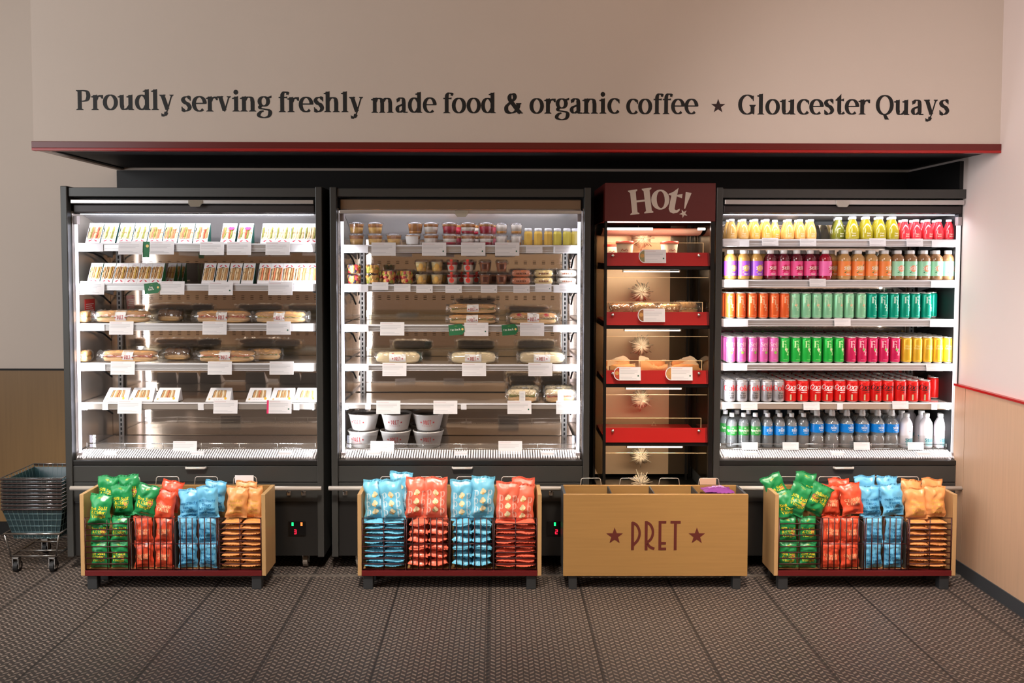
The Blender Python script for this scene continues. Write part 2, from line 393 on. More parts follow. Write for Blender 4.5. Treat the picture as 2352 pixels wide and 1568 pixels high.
# steel of the fridge interior, with rows of punched air slots
g = NG('punched_steel'); x, y, z = g.xyz()
wob = g.noise(1.6, 2)
fx = g.math('FRACT', g.math('DIVIDE', x, .0525)); fz = g.math('FRACT', g.math('DIVIDE', z, .0098)); bz = g.math('FRACT', g.math('DIVIDE', g.math('ADD', z, .02), .204))
slot = g.math('MULTIPLY', g.math('MULTIPLY', g.math('LESS_THAN', fx, .36), g.math('LESS_THAN', fz, .34)), g.math('LESS_THAN', bz, .125))
g.nt.links.new(g.mix(slot, (222,206,190), (70,60,52)), g.b.inputs['Base Color'])
g.b.inputs['Metallic'].default_value = .86; g.b.inputs['Roughness'].default_value = .05
g.bump(wob, .1, .05); steel = g.m
steel2 = M('smooth_steel', (222,212,202), .15, metal=.65, noise=.04, nscale=3, bump=.05, bscale=2.5)
steel3 = M('canopy_steel', (228,226,230), .24, metal=.45, noise=.05, nscale=3, bump=.25, bscale=2)

# floor: dark vinyl planks embossed with a herringbone of short pale ribs
g = NG('embossed_vinyl_floor'); x, y, z = g.xyz()
u = g.math('DIVIDE', x, .0222); col = g.math('FLOOR', u); fu = g.math('FRACT', u)
par = g.math('SUBTRACT', g.math('MULTIPLY', g.math('FLOORED_MODULO', col, 2.0), 2.0), 1.0)
cu = g.math('SUBTRACT', fu, .5)
v = g.math('ADD', g.math('DIVIDE', y, .0285), g.math('MULTIPLY', g.math('MULTIPLY', cu, par), .5))
v = g.math('ADD', v, g.math('MULTIPLY', g.math('FLOORED_MODULO', col, 2.0), .5))
dv = g.math('ABSOLUTE', g.math('SUBTRACT', g.math('FRACT', v), .5)); du = g.math('ABSOLUTE', cu)
rib = g.math('MULTIPLY', g.math('SUBTRACT', 1.0, g.ss(dv, .08, .26)), g.math('SUBTRACT', 1.0, g.ss(du, .28, .44)))
pu = g.math('DIVIDE', g.math('ADD', x, .032), .4575); seam = g.ss(g.math('ABSOLUTE', g.math('SUBTRACT', g.math('FRACT', pu), .5)), .482, .491)
tone = g.noise(.7, 3); rnd = g.noise(40, 2)
ribm = g.math('MULTIPLY', rib, g.math('ADD', .25, g.math('MULTIPLY', rnd, .95)))
basec = g.mix(tone, (46,41,39), (66,58,53))
c = g.mix(ribm, basec, (154,138,126)); c = g.mix(g.math('MULTIPLY', seam, .75), c, (26,24,23))
g.nt.links.new(c, g.b.inputs['Base Color']); g.b.inputs['Roughness'].default_value = .5
g.bump(g.math('SUBTRACT', rib, g.math('MULTIPLY', seam, 1.2)), .55, .004); floor_m = g.m

# ------------------------------------------------------------------ the setting
YB, YW = -.28, .6                       # front of the overhanging bulkhead, back wall
XR = 2.45                               # right side wall
struct('floor', MB().box(-6, XR+.2, -7, YW+.1, -.1, 0, floor_m))
zs = zof(346, YB, 77); zt = zof(325, YB, 77); xl = xof(77, YB, 330)
struct('wall_back', MB().box(-6, XR+.2, YW, YW+.1, 0, 4.2, wall_m))
zw = zof(849, YW, 30)
struct('trim_2', MB().box(-6, -1.6, YW-.022, YW, .06, zw, oak_shade_m))
struct('trim_3', MB().box(-6, -1.6, YW-.026, YW, zw, zw+.008, gap_m))
struct('baseboard_back', MB().box(-6, -1.2, YW-.03, YW-.022, 0, .075, gap_m))
struct('wall_recess', MB().box(xof(268, YW-.02, 400), XR, YW-.02, YW, .0, zs, black_m))
struct('wall_recess_side', MB().box(XR-.02, XR, .03, YW-.02, 0, zs, black_m))
struct('wall_right', MB().box(XR, XR+.12, -7, YW, 0, 4.2, side_m))
zr = zof(888, -.02, 2232)
wp = MB(); wp.box(XR-.02, XR, -7, -.075, .068, zr, oak_w); wp.box(XR-.02, XR, -.071, .03, .068, zr, oak_w)
struct('trim_4', wp)
struct('trim_5', MB().box(XR-.025, XR, -7, .03, zr, zr+.011, redl_m))
struct('baseboard_right', MB().box(XR-.026, XR, -7, .03, 0, .068, base_m))
struct('trim_6', MB().box(-1.5, XR-.03, -.095, -.08, 0, .006, M('floor_edge_strip', (150,140,130), .3, metal=.6, noise=.05)))
# bulkhead with its red lower edge and black soffit
struct('wall_bulkhead', MB().box(xl, XR, YB, YW, zt, 4.2, wall_m))
tr = MB(); tr.box(xl-.004, XR, YB-.012, YB+.02, zs+.012, zt, red_m, .002); tr.box(xl-.004, XR, YB-.012, YB+.02, zs, zs+.012, redl_m, .002)
struct('trim_1', tr)
so = MB(); so.box(xl+.05, XR, YB+.02, YW-.02, zs+.015, zt-.001, black_m); so.box(xl, xl+.035, YB+.02, YW-.001, zs+.004, zt-.001, wall_m); so.box(xl+.035, xl+.05, YB+.02, YW-.02, zs+.01, zt-.001, gap_m)
struct('ceiling_soffit', so)
struct('ceiling', MB().box(-6, XR+.2, -7, YW+.1, 4.2, 4.3, wall_m))

# slogan on the bulkhead
def word(mb, s, x0, x1, base, xh, Y, m, k=6):
    a = at(x0, base, Y); b = at(x1, base, Y); q = (b.x-a.x)
    mb.polys(text(s, 0, 0, xh/sc(Y), q, k=k), lambda u, v: (a.x+u, Y, a.z+(b.z-a.z)*u/q+v), m)
sl = MB(); YT = YB-.0006
for s, x0, x1, b in (('Proudly',175,399,252.5), ('serving',416,625,256), ('freshly',640,834,257.5), ('made',852,1003,259), ('food',1018,1139,259.8), ('&',1158,1201,260.5),
                     ('organic',1216,1423,260.8), ('coffee',1438,1604,262), ('Gloucester',1695,1998,263), ('Quays',2011,2180,264)):
    word(sl, s, x0, x1, b, 34.5, YT, vinyl)
p = at(1649.5, 244, YT); q = sc(YT)
sl.polys([star(0, 0, 17/q)], flat(p.x, YT, p.z), M('dark_red_vinyl', (44,20,18), .55, noise=.02))
thing('slogan_sign_lettering', 'long line of black serif lettering with one small star across the wall above the fridges', 'lettering', mb=sl)

# ------------------------------------------------------------------ fridges
SHELF_ORD = ['top', 'second', 'third', 'fourth', 'fifth']
SF = .05                                  # depth of a shelf's front edge
def zz(py, Y, px): return zof(py, Y, px)
def make_fridge(label, pl, pr, top, rails, bl, tab, kind, digit, lightside, base_y, deck, rail_px, side_band):
    pc = (pl+pr)/2; xl, xr = xof(pl, 0), xof(pr, 0); t = .034; D = .57
    xi, xj = xl+t, xr-t
    zt = zz(top, 0, pc); zb = zz(1277, 0, pc); zsill = zz(1057, 0, pc)
    fr = thing('display_fridge', label, 'fridge', ((xl+xr)/2, D/2, 0), group='open fronted display fridges')
    ox, oy = (xl+xr)/2, D/2
    def P(name, mb, up=None, label=None):
        o = obj(name, mb, up or fr, label)
        if up is None: o.location = (-ox, -oy, 0)
        return o
    for a, b in ((xl, xi), (xj, xr)):
        P('side_panel', MB().box(a, b, -.012, D, zb, zt, anth, .004))
    hz0 = zz(452 if kind != 2 else 455, 0, pc)
    P('header_panel', MB().box(xi+.001, xj-.001, 0, .05, hz0, zt-.006, anth, .003))
    P('top_panel', MB().box(xi+.001, xj-.001, .05, D, zt-.03, zt-.008, anthd))
    P('rear_casing', MB().box(xi+.001, xj-.001, .468, D-.001, .05, zt-.031, anthd))
    # night blind: light rail with a clear pull tab, roller cover behind
    y0, y1, c0, c1, cov = bl
    rz1, rz0 = zz(y0, .01, pc), zz(y1, .01, pc); cz1, cz0 = zz(c0, .03, pc), zz(c1, .03, pc)
    br = P('blind_rail', MB().box(xi+.012, xj-.012, .0, .018, rz0, rz1, alu, .003))
    tx = xof(tab, 0, 470)-ox; tb = MB()
    zc = (rz0+rz1)/2-.004
    tb.prism([(tx-.033, zc+.012), (tx+.033, zc+.012), (tx+.033, zc-.008), (tx+.022, zc-.022), (tx-.022, zc-.022), (tx-.033, zc-.008)], 1, -.012, -.001, CLEAR('clear_tab', (235,235,225), .35, .8, .1, .35, (215,210,195)))
    P('pull_tab', tb, None).location = (0, -oy, 0)
    P('blind_cover', MB().box(xi+.012, xj-.012, .025, .06, cz0, cz1, cov, .006))
    P('header_gap', MB().box(xi+.002, xj-.002, .052, .06, cz0-.004, hz0-.002, gap_m))
    zl = cz0-.012
    lo = P('light_strip', MB().box(xi+.03, xj-.03, .062, .09, zl+.006, zl+.011, ledtop_m), None, 'bright white light strip under the header')
    cp = MB(); n = 10
    def can(u, v):
        return (xi+.004+(xj-xi-.008)*u, .085+.362*v, zl+.012-(.03*v+.115*v**2.2 if kind != 2 else .02*v))
    cp.grid(can, 16, 10, steel3); P('canopy', cp)
    P('back_panel', MB().box(xi+.002, xj-.002, .45, .465, .32, zl-.03, steel))
    for a, b in ((xi+.0005, xi+.0025), (xj-.0025, xj-.0005)):
        P('inner_side', MB().box(a, b, .03, .448, zsill-.01, zl+.02, steel2))
    for xp in (xi+.062, xj-.062):                # slotted posts
        po = MB(); po.box(xp-.014, xp+.014, .425, .445, .34, zl-.05, M('post_steel', (150,146,142), .35, metal=.6, noise=.05))
        zc = .37
        while zc < zl-.07:
            po.box(xp-.0045, xp+.0045, .4242, .426, zc, zc+.016, gap_m); zc += .026
        P('post', po)
    # vertical light tubes just inside the front posts
    for sgn, xp in ((-1, xi+.022), (1, xj-.022)):
        if (lightside == 'l' and sgn > 0) or (lightside == 'r' and sgn < 0): continue
        lit = lightside != 'r'
        tubes = MB().tube([(xp, .035, zsill+.035), (xp, .035, zl-.05)], .0075 if lit else .011, led_m if lit else white_led, 10)
        lt = P('light_tube', tubes, None, 'lit white tube' if lit else None)
        obj('tube_holder', MB().box(xp-.011, xp+.011, .022, .052, zl-.05, zl-.005, tubecap, .003), lt); obj('tube_holder', MB().box(xp-.013, xp+.013, .022, .052, zsill+.008, zsill+.035, tubecap, .003), lt)
    # shelves
    zsh = []
    for i, (ya, yb) in enumerate(rails):
        za, zb_ = zz(ya, SF, pc), zz(yb, SF, pc); zsh.append(za)
        bare = i == 4
        sb = MB().box(xi+.012, xj-.012, SF+.012, .422, za-.022, za-.002, steel2, .002)
        s = P('shelf', sb)
        rl = MB(); rx0, rx1 = xi+.016, xj-.016
        if not bare:
            rl.box(rx0, rx1, SF-.004, SF+.012, za-.006, za+.001, white_m); rl.box(rx0, rx1, SF, SF+.012, zb_, za-.006, alu, .002)
            rl.box(rx0, rx1, SF-.002, SF, zb_+.012, zb_+.014, white_m); rl.box(rx0, rx1, SF-.002, SF, zb_, zb_+.003, white_m)
            for ex0, ex1 in ((rx0, rx0+.14), (rx1-.14, rx1)):
                rl.box(ex0, ex1, SF-.005, SF-.0025, zb_-.002, za-.005, white_m, .001)
        else:
            rl.box(rx0, rx1, SF-.002, SF+.012, za-.005, za+.001, white_m); rl.box(rx0, rx1, SF+.002, SF+.01, zb_+.003, za-.005, steel2); rl.box(rx0, rx1, SF, SF+.01, zb_, zb_+.003, chrome)
            for ex in (rx0, rx0+.12, (rx0+rx1)/2, rx1-.12): rl.box(ex, ex+.03, SF-.004, SF, zb_, za-.004, white_m, .001)
        obj('price_rail', rl, s)
        for xp in (xi+.03, xj-.03):
            bk = MB(); bk.prism([(.08, za-.023), (.42, za-.023), (.42, za-.075), (.3, za-.05), (.16, za-.034)], 0, xp-.003, xp+.003, white_m)
            bk.tube([(xp, .06, za-.024), (xp, .07, za-.04), (xp, .2, za-.05), (xp, .3, za-.075), (xp, .39, za-.12)], .005, gap_m, 6)
            obj('bracket', bk, s)
        if i in (2, 3) and kind != 2:          # low clear guard standing along the front of the shelf... kept to the rear as a stop bar
            obj('rear_stop', MB().box(xi+.09, xj-.09, .395, .401, za+.001, za+.055, CLEAR('clear_guard', (245,245,240), .12, .6)), s)
    # deck, air grille, wire guard
    zd = zz(deck, .1, pc)
    dk = P('deck', MB().box(xi+.01, xj-.01, .085, .435, zd-.03, zd, steel2, .002))
    gr = MB(); g0, g1 = zz(deck+3, .07, pc), zz(1055, .0, pc); n = 96
    for k in range(n):
        xx = xi+.012 + (xj-xi-.024)*(k+.5)/n
        gr.prism([(.01, g1+.004), (.01, g1+.012), (.08, g0+.002), (.08, g0-.006)], 0, xx-.0036, xx+.0036, white_m)
    gr.box(xi+.01, xj-.01, .0, .085, zsill-.02, zsill-.002, gap_m); gr.prism([(.012, g1-.003), (.08, g0-.014), (.08, g0-.018), (.012, g1-.007)], 0, xi+.01, xj-.01, M('grille_tray', (120,112,108), .4, metal=.5, noise=.1))
    for q in (.14, .5, .86):
        xx = xi+(xj-xi)*q; gr.box(xx-.035, xx+.035, .03, .06, (g0+g1)/2-.004, (g0+g1)/2+.016, white_m, .003)
    P('air_grille', gr)
    wg = MB(); xw0, xw1 = xi+.03, xj-.03
    for dz, yy in ((.006, .088), (.03, .088)): wg.tube([(xw0, yy, zd+dz), (xw1, yy, zd+dz)], .0022, chrome, 6)
    for q in range(7):
        xx = xw0+(xw1-xw0)*q/6; wg.tube([(xx, .088, zd), (xx, .088, zd+.034)], .002, chrome, 6)
    P('wire_guard', wg)
    P('front_guard', MB().box(xw0, xw1, .092, .0945, zd+.001, zd+.075, CLEAR('clear_front', (250,250,250), .06, .4)))
    # plinth
    P('front_sill', MB().box(xi+.001, xj-.001, -.004, .03, zz(1068, 0, pc), zsill, anthd, .003))
    z2 = zz(1107, 0, pc)
    up = P('upper_panel', MB().box(xi+.001, xj-.001, -.002, .02, z2+.002, zz(1069.5, 0, pc), anth, .002))
    hx, hy = xof(tab+2, 0, 1073), zz(1073, 0, pc); hd = MB()
    hd.tube([(hx-.052, -.004, hy), (hx-.047, -.02, hy), (hx+.047, -.02, hy), (hx+.052, -.004, hy)], .0065, rail_m, 8)
    obj('handle', hd, up)
    P('lower_panel', MB().box(xi+.001, xj-.001, -.002, .02, zz(1152, 0, pc)+.001, z2-.002, anth, .002))
    P('kick_panel', MB().box(xi+.001, xj-.001, .001, .02, zb+.002, zz(1152, 0, pc)-.001, anthd, .002))
    P('underbody', MB().box(xi+.05, xj-.05, .12, D-.02, .06, .32, gap_m))
    # bumper tube across the front, on stand-offs
    a, b = at(rail_px[0], 1121, -.06), at(rail_px[1], 1121, -.06); ry = (a.z+b.z)/2
    bt = P('bumper_rail', MB().tube([(a.x, -.06, ry), (b.x, -.06, ry)], .0115, rail_m, 12))
    for q in (.06, .5, .86, .92):
        xx = a.x+(b.x-a.x)*q
        bo = MB().box(xx-.012, xx+.012, -.012, -.002, ry-.052, ry-.028, chrome, .004); bo.tube([(xx, -.06, ry), (xx, -.06, ry-.012), (xx, -.004, ry-.04)], .005, chrome, 6)
        obj('rail_bolt', bo, bt)
    for xx in (xi+.1, xj-.075):
        for yy in (.055, .5):
            cs = MB(); ring = [(.0, .0)]
            cs.prism(circ(yy, .036, .036, 20), 0, xx-.012, xx+.012, M('caster_tyre', (120,112,104), .5, noise=.08)); cs.prism(circ(yy, .036, .018, 14), 0, xx-.014, xx+.014, M('caster_hub', (70,66,62), .4, noise=.05))
            cw = P('caster', cs)
            fk = MB(); fk.box(xx-.018, xx-.0145, yy-.012, yy+.02, .03, .078, chrome); fk.box(xx+.0145, xx+.018, yy-.012, yy+.02, .03, .078, chrome); fk.box(xx-.02, xx+.02, yy-.02, yy+.02, .074, .08, chrome)
            obj('fork', fk, cw)
    if digit:
        dx = digit[1]; c = at(dx, 1213, -.004); w = .045
        dsp = MB().box(c.x-w, c.x+w, -.006, -.002, c.z-.036, c.z+.036, M('display_black', (8,8,9), .2, noise=.05))
        dp = P('controller', dsp, None, 'black control display')
        q = 1/sc(0); ledp = MB()
        g1 = at(digit[2], 1203.5, -.007); ledp.box(g1.x-.005, g1.x+.005, -.0075, -.0065, g1.z-.009, g1.z+.009, M('green_led', (20,220,110), .5, emit=2.2, noise=.01))
        if digit[3]: g2 = at(digit[3], 1203.5, -.007); ledp.box(g2.x-.005, g2.x+.005, -.0075, -.0065, g2.z-.009, g2.z+.009, M('amber_led', (240,110,50), .5, emit=2, noise=.01))
        obj('indicator_lamp', ledp, dp)
        sg = MB(); dc = at(digit[4], 1221, -.007); rm = M('red_digit', (255,20,45), .5, emit=4, noise=.01)
        segs = {'3': 'abgcd', '2': 'abged'}[digit[0]]; L, T = .0105, .0028
        S = {'a': (0, L, 1), 'g': (0, 0, 1), 'd': (0, -L, 1), 'b': (L/2, L/2, 0), 'c': (L/2, -L/2, 0), 'e': (-L/2, -L/2, 0), 'f': (-L/2, L/2, 0)}
        for ch in segs:
            sx, szz, hor = S[ch]; ww, hh = (L/2, T/2) if hor else (T/2, L/2)
            sg.box(dc.x+sx-ww, dc.x+sx+ww, -.0075, -.0065, dc.z+szz-hh, dc.z+szz+hh, rm)
        obj('digit', sg, dp)
    if kind != 1:
        xs, ys = (xi+.005, .2) if kind == 0 else (xj-.005, .22)
        zc = zz(710 if kind == 0 else 700, .2, pc); st = MB()
        st.box(xs-.001, xs+.001, ys-.055, ys+.055, zc-.05, zc+.055, M('red_sticker', (205,52,44), .5, noise=.03))
        for k in range(7): st.box(xs-.0016, xs+.0016, ys-.045, ys+.04-.01*(k % 3), zc-.04+.011*k, zc-.036+.011*k, M('pale_print', (240,215,205), .5, noise=.02))
        P('warning_sticker', st, None, 'red warning sticker with pale print')
    return dict(fr=fr, zs=zsh, zd=zd, xi=xi, xj=xj, pc=pc, zl=zl)

dkc = M('blind_dark', (58,52,52), .4, metal=.2, noise=.05)
tan = M('blind_bronze', (140,118,98), .32, metal=.55, noise=.05)
F1 = make_fridge('tall grey open fridge of boxed sandwiches and baguettes, beside the stacked wire baskets', 147, 742, 428, [(559,577), (652,667), (743,759), (834,851), (925,941)], (459,468,470,489,dkc), 449, 0, ('3', 682, 672, 692.5, 678), 'l', 1057, 1030, (162,738), 1)
F2 = make_fridge('tall grey open fridge of dessert pots and soup bowls, between two other fridges', 760, 1355, 430, [(563,580), (654,670), (746,761), (837,851), (927,940)], (483,491,458,482,tan), 1060, 1, ('2', 1276, 1274.5, 0, 1278), 'b', 1057, 1031, (755,1312), 1)
F3 = make_fridge('tall grey open fridge of bottled and canned drinks, next to the side wall', 1641, 2229, 431, [(550,566), (643,659), (733,749), (835,850), (925,940)], (459,470,472,490,dkc), 1934, 2, None, 'r', 1057, 1031, (1655,2229), 1)
# ------------------------------------------------------------------ hot food cabinet
frame_m = M('cabinet_black', (26,25,24), .35, metal=.3, noise=.08)
sign_m = M('sign_dark_red', (96,26,20), .5, noise=.03)
cream = M('cream_lettering', (214,196,178), .6, noise=.02)
tray_m = M('red_tray', (178,24,22), .35, noise=.06)
warm_led = M('warm_strip', (255,238,225), .5, emit=7, noise=.01)
tan_m = M('warm_steel', (214,182,146), .35, metal=.4, noise=.12, nscale=2, bump=.05)
smoke_g = CLEAR('cabinet_glass', (225,215,200), .05, .5, .04)
paper_w = M('white_card', (238,234,234), .6, noise=.02)
ink = M('grey_print', (206,204,206), .7, noise=.02)
green_dot = M('green_dot', (40,100,80), .6, noise=.02)
HX0, HX1 = xof(1388, -.02), xof(1640, -.02); hc = 1514
Zs1, Zs0 = zof(420, -.02, hc), zof(508, -.02, hc)
hot = thing('hot_food_cabinet', 'narrow black glass cabinet with a dark red Hot sign and red trays', 'food warmer', ((HX0+HX1)/2, .25, 0))
def HP(name, mb, up=None, label=None):
    o = obj(name, mb, up or hot, label)
    if up is None: o.location = (-(HX0+HX1)/2, -.25, 0)
    return o
sg = HP('sign', MB().box(HX0, HX1, -.02, .46, Zs0, Zs1, sign_m, .002), None, 'dark red header sign')
def tr5(ps): return [[((u-1514), v) for u, v in p] for p in ps]
q5 = 1/4.356                                   # letter outlines drawn in the sign's own units
o5 = at(1360+650*q5, 400+270*q5, -.0215); s5 = q5/sc(-.0215)
P5 = lambda u, v: (o5.x+(u-650)*s5, -.0215, o5.z-(v-270)*s5)
hp = [[(358,166),(450,151),(452,163),(436,176),(444,262),(446,281),(456,380),(474,388),(474,398),(384,408),(384,397),(402,384),(380,188),(360,176)],
      [(497,158),(496,147),(590,134),(592,147),(574,160),(598,362),(614,372),(613,384),(524,391),(523,380),(541,368),(514,170)], [(440,262),(530,254),(532,273),(442,282)],
      [(864,136),(850,205),(846,222),(828,330),(826,350),(842,360),(876,344),(878,360),(852,384),(812,391),(780,378),(766,346),(792,214),(762,204),(770,192),(806,180)],
      [(846,206),(903,198),(898,240),(848,222)], [(935,178),(994,187),(930,345),(921,343)], [(u, v) for u, v in star(915, 392, 44, 100)]]
no = 26; oo = [(682+91*math.cos(2*PI*i/no), 254+100*math.sin(2*PI*i/no)) for i in range(no)]
oi = [(686+41*math.cos(2*PI*i/no)*.98+4*math.sin(2*PI*i/no), 254+84*math.sin(2*PI*i/no)) for i in range(no)]
hp += [[oo[i], oo[(i+1) % no], oi[(i+1) % no], oi[i]] for i in range(no)]
obj('sign_lettering', MB().polys(hp, P5, cream), sg, 'cream lettering reading Hot')
for a, b in ((HX0, HX0+.013), (HX1-.02, HX1)):
    HP('post', MB().box(a, b, -.012, .01, .12, Zs0-.001, frame_m)); HP('post', MB().box(a, b, .44, .46, .12, Zs0-.001, frame_m))
HP('post', MB().box(xof(1577, .4), xof(1577, .4)+.012, .4, .412, .12, Zs0-.001, frame_m))
HP('base_cabinet', MB().box(HX0, HX1, .0, .46, .0, zof(1125, 0, hc)-.05, frame_m, .004))
HP('side_glass', MB().box(HX0+.003, HX0+.007, .012, .438, .45, Zs0-.002, smoke_g)); HP('side_glass', MB().box(HX1-.009, HX1-.005, .012, .438, .45, Zs0-.002, smoke_g))
xm = xof(1538, .44)
HP('back_panel', MB().box(HX0+.012, xm, .44, .446, .4, Zs0-.06, tan_m))
HP('back_glass', MB().box(xm+.001, HX1-.012, .442, .446, .4, Zs0-.003, M('dark_glass', (84,70,54), .2, metal=.35, noise=.3, nscale=2)))
HP('air_duct', MB().prism([(.27+.11*math.cos(t/10*PI), Zs0-.03-.036*math.sin(t/10*PI)) for t in range(11)], 0, HX0+.012, HX1-.02, M('duct_steel', (176,164,146), .5, metal=.15, noise=.1)))
HP('lamp', MB().tube([(HX0+.02, .07, Zs0-.036), (xof(1497, .07), .07, Zs0-.036)], .006, warm_led, 8), None, 'bright tube for a reflected light under the sign'); HP('lamp', MB().tube([(xof(1600, .07), .07, Zs0-.036), (HX1-.03, .07, Zs0-.036)], .006, warm_led, 8))  # glowing tubes put in for the reflection of a fluorescent light
HP('top_glow_strip', MB().box(HX0+.016, HX1-.022, -.008, .0, Zs0-.006, Zs0-.001, warm_led))
trays = [(580,610.5), (716,746), (850,880), (982,1014)]
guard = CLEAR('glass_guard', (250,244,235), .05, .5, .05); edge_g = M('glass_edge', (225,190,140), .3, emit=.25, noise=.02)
HZ = []
for k, (ya, yb) in enumerate(trays):
    z1, z0 = zof(ya, .02, hc), zof(yb, .02, hc); HZ.append(z1-.012)
    tb = MB(); tx0, tx1 = HX0+.014, xof(1622, .02)
    tb.prism([(.0, z0), (.012, z1), (.0175, z1), (.0175, z0)], 0, tx0, tx1, tray_m); tb.prism([(.018, z0), (.018, z0+.012), (.4, z0+.018), (.4, z0)], 0, tx0, tx1, tray_m)
    tb.prism([(.0, z0), (.012, z1), (.03, z1), (.018, z0)], 0, tx1+.001, HX1-.021, M('red_tray_end', (120,14,14), .4, noise=.05))
    tr_ = HP('tray', tb, None, 'red sloping shelf tray')
    sh = MB().box(tx0, HX1-.021, .008, .42, z0-.02, z0-.001, frame_m, .002)
    obj('shelf_board', sh, tr_)
    xs0, xs1 = xof(1431+4*k, .03), xof(1557+4*k, .03)
    obj('lamp', MB().box(xs0, xs1, .02, .032, z0-.032, z0-.0275, warm_led), tr_)
    obj('lamp_holder', MB().box(xs0-.006, xs0-.001, .018, .036, z0-.033, z0-.0205, chrome).box(xs1+.001, xs1+.006, .018, .036, z0-.033, z0-.0205, chrome), tr_)
    gg = MB().box(tx0, tx1-.02, .019, .022, z1+.001, z1+.05, guard); gg.box(tx0, tx1-.02, .018, .023, z1+.05, z1+.052, edge_g); gg.box(tx1-.022, tx1-.02, .018, .023, z1, z1+.05, edge_g)
    gg.box(tx0, HX1-.022, .018, .023, z0-.062, z0-.06, edge_g)
    obj('glass_guard', gg, tr_)
    for kx in (1407, 1605):
        c = at(kx, ya+7, .0); obj('tray_knob', MB().blob((c.x, -.004, c.z), (.0085, .008, .0085), chrome, nu=10, nv=6), tr_)
    ew = MB()
    for kx in ((1502,) if k > 1 else ()):
        c = at(kx, ya-10, .0185); ew.tube([(c.x-.012, .0185, c.z-.012), (c.x+.012, .0185, c.z-.012), (c.x, .0185, c.z+.01)], .0012, edge_g, 5, closed=True)
    if k > 1: obj('hot_surface_mark', ew, tr_)
rod = M('brass_rods', (228,208,178), .45, metal=0, noise=.06)
for px, py in ((1474,547), (1472,671), (1472,793), (1471,916), (1471,1045), (1470,1107)):
    c = at(px, py, .3); fg = MB(); rn = random.Random(px*7+py); rr = 23/sc(.3)
    for k in range(40):
        a = 2*PI*k/40+rn.uniform(-.05, .05); L = rr*(rn.uniform(.86, 1.0) if k % 6 else 1.28); o = rn.uniform(0, .25)*rr
        fg.tube([(c.x+o*math.cos(a), c.y-.02-.02*rn.random(), c.z+o*math.sin(a)), (c.x+L*math.cos(a), c.y+rn.uniform(-.012, .02), c.z+L*math.sin(a))], .0026, rod, 5)
    fg.blob((c.x, c.y-.02, c.z), (.01, .01, .01), rod, nu=8, nv=6)
    fg.tube([(c.x, c.y-.015, c.z), (c.x, .439, c.z)], .004, rod, 6)
    HP('fan_guard', fg, None, 'round starburst of thin metal rods')

# ------------------------------------------------------------------ price cards
def card_mesh(w, h, dot, pic=None, edge=None, tilt=0):
    m = MB(); m.box(-w/2, w/2, -.0016, 0, -h/2, h/2, paper_w)
    rn = random.Random(int(w*1000)+dot)
    def line(x0, x1, zc, t, mt): m.add([(x0, -.002, zc-t), (x1, -.002, zc-t), (x1, -.002, zc+t), (x0, -.002, zc+t)], [(0,1,2,3)], mt)
    pk = M('red_print', (222,200,202), .7, noise=.02)
    line(-w*.46, w*.02, h*.38, h*.022, pk)
    for k in range(3): line(-w*.46, w*(.36-.15*(k == 2)), h*(.24-.11*k), h*.017, ink)
    for k in range(2): line(-w*.46, w*(.1+.2*k), -h*(.26+.1*k), h*.014, ink)
    if dot: m.polys([circ(w*.38, -h*.16, h*.06, 10)], lambda u, v: (u, -.0022, v), green_dot)
    if edge: m.box(-w/2-.008, -w/2+.002, -.0024, -.0003, -h/2, h/2, edge)
    if pic:
        m.prism([(-w/2, -h/2)] + [(-w/2+(-.78*h/2)*math.cos(t)*1.1, h/2*math.sin(t)) for t in [(-90+15*i)*PI/180 for i in range(13)]] + [(-w/2, h/2)], 1, -.0014, -.0002, paper_w)
        m.polys([[(-w/2-.36*h*math.cos(t)*1.05, .44*h*math.sin(t)) for t in [(-90+15*i)*PI/180 for i in range(13)]]], lambda u, v: (u, -.002, v), pic)
        m.polys([circ(-w/2-.17*h, .04*h, .15*h, 10)], lambda u, v: (u, -.0024, v), M('food_print', (205,150,80), .6, noise=.3, nscale=60))
    return m
pinke = M('pink_card_edge', (226,40,100), .6, noise=.02)
CK = {}
def card(key, label, px, py, Y, group, tilt=-.12, rz=0):
    if key not in CK:
        w, h, dot = {'L': (.127, .07, 0), 'D': (.127, .07, 1), 'S': (.086, .041, 0), 'T': (.086, .041, 1), 'P': (.122, .07, 1)}[key]
        CK[key] = Kind('price_card', 'price card', card_mesh(w, h, dot, edge=pinke if key == 'P' else None))
    p = at(px, py, Y)
    return CK[key].spawn(label, p, (tilt, rz, 0), group)
FN = ['sandwich fridge', 'dessert pot fridge', 'drinks fridge']
def cards(fi, where, lst, Y, group):
    for i, (key, px, py) in enumerate(lst):
        d = {'L': 'plain white price card', 'D': 'dotted white price card', 'S': 'small white price card', 'T': 'small dotted price card', 'P': 'pink edged price card'}[key]
        card(key, f'{d}, {ORD[i]} from left along {where} of {FN[fi]}', px, py, Y, group)
YC = SF-.012
G1 = 'price cards of the sandwich fridge'; G2 = 'price cards of the dessert pot fridge'; G3 = 'price cards of the drinks fridge'
cards(0, 'top shelf', [('L',300,569), ('L',372,569), ('L',487,570), ('L',549,570), ('L',638,570)], YC, G1)
cards(0, 'second shelf', [('L',212,661), ('L',396,661), ('D',507,662), ('L',644,662)], YC, G1)
cards(0, 'third shelf', [('L',279,753), ('L',493,753), ('D',640,753)], YC, G1)
cards(0, 'fourth shelf', [('L',282,845), ('L',505,845), ('L',647,845)], YC, G1)
cards(0, 'fifth shelf', [('L',298,934), ('L',518,934), ('P',643,934)], YC, G1)
cards(0, 'bottom deck', [('L',425,1028)], .07, G1)
cards(1, 'top shelf', [('L',881,572), ('D',997,572), ('D',1087,572), ('D',1165,572), ('S',1227,572), ('S',1293,572)], YC, G2)
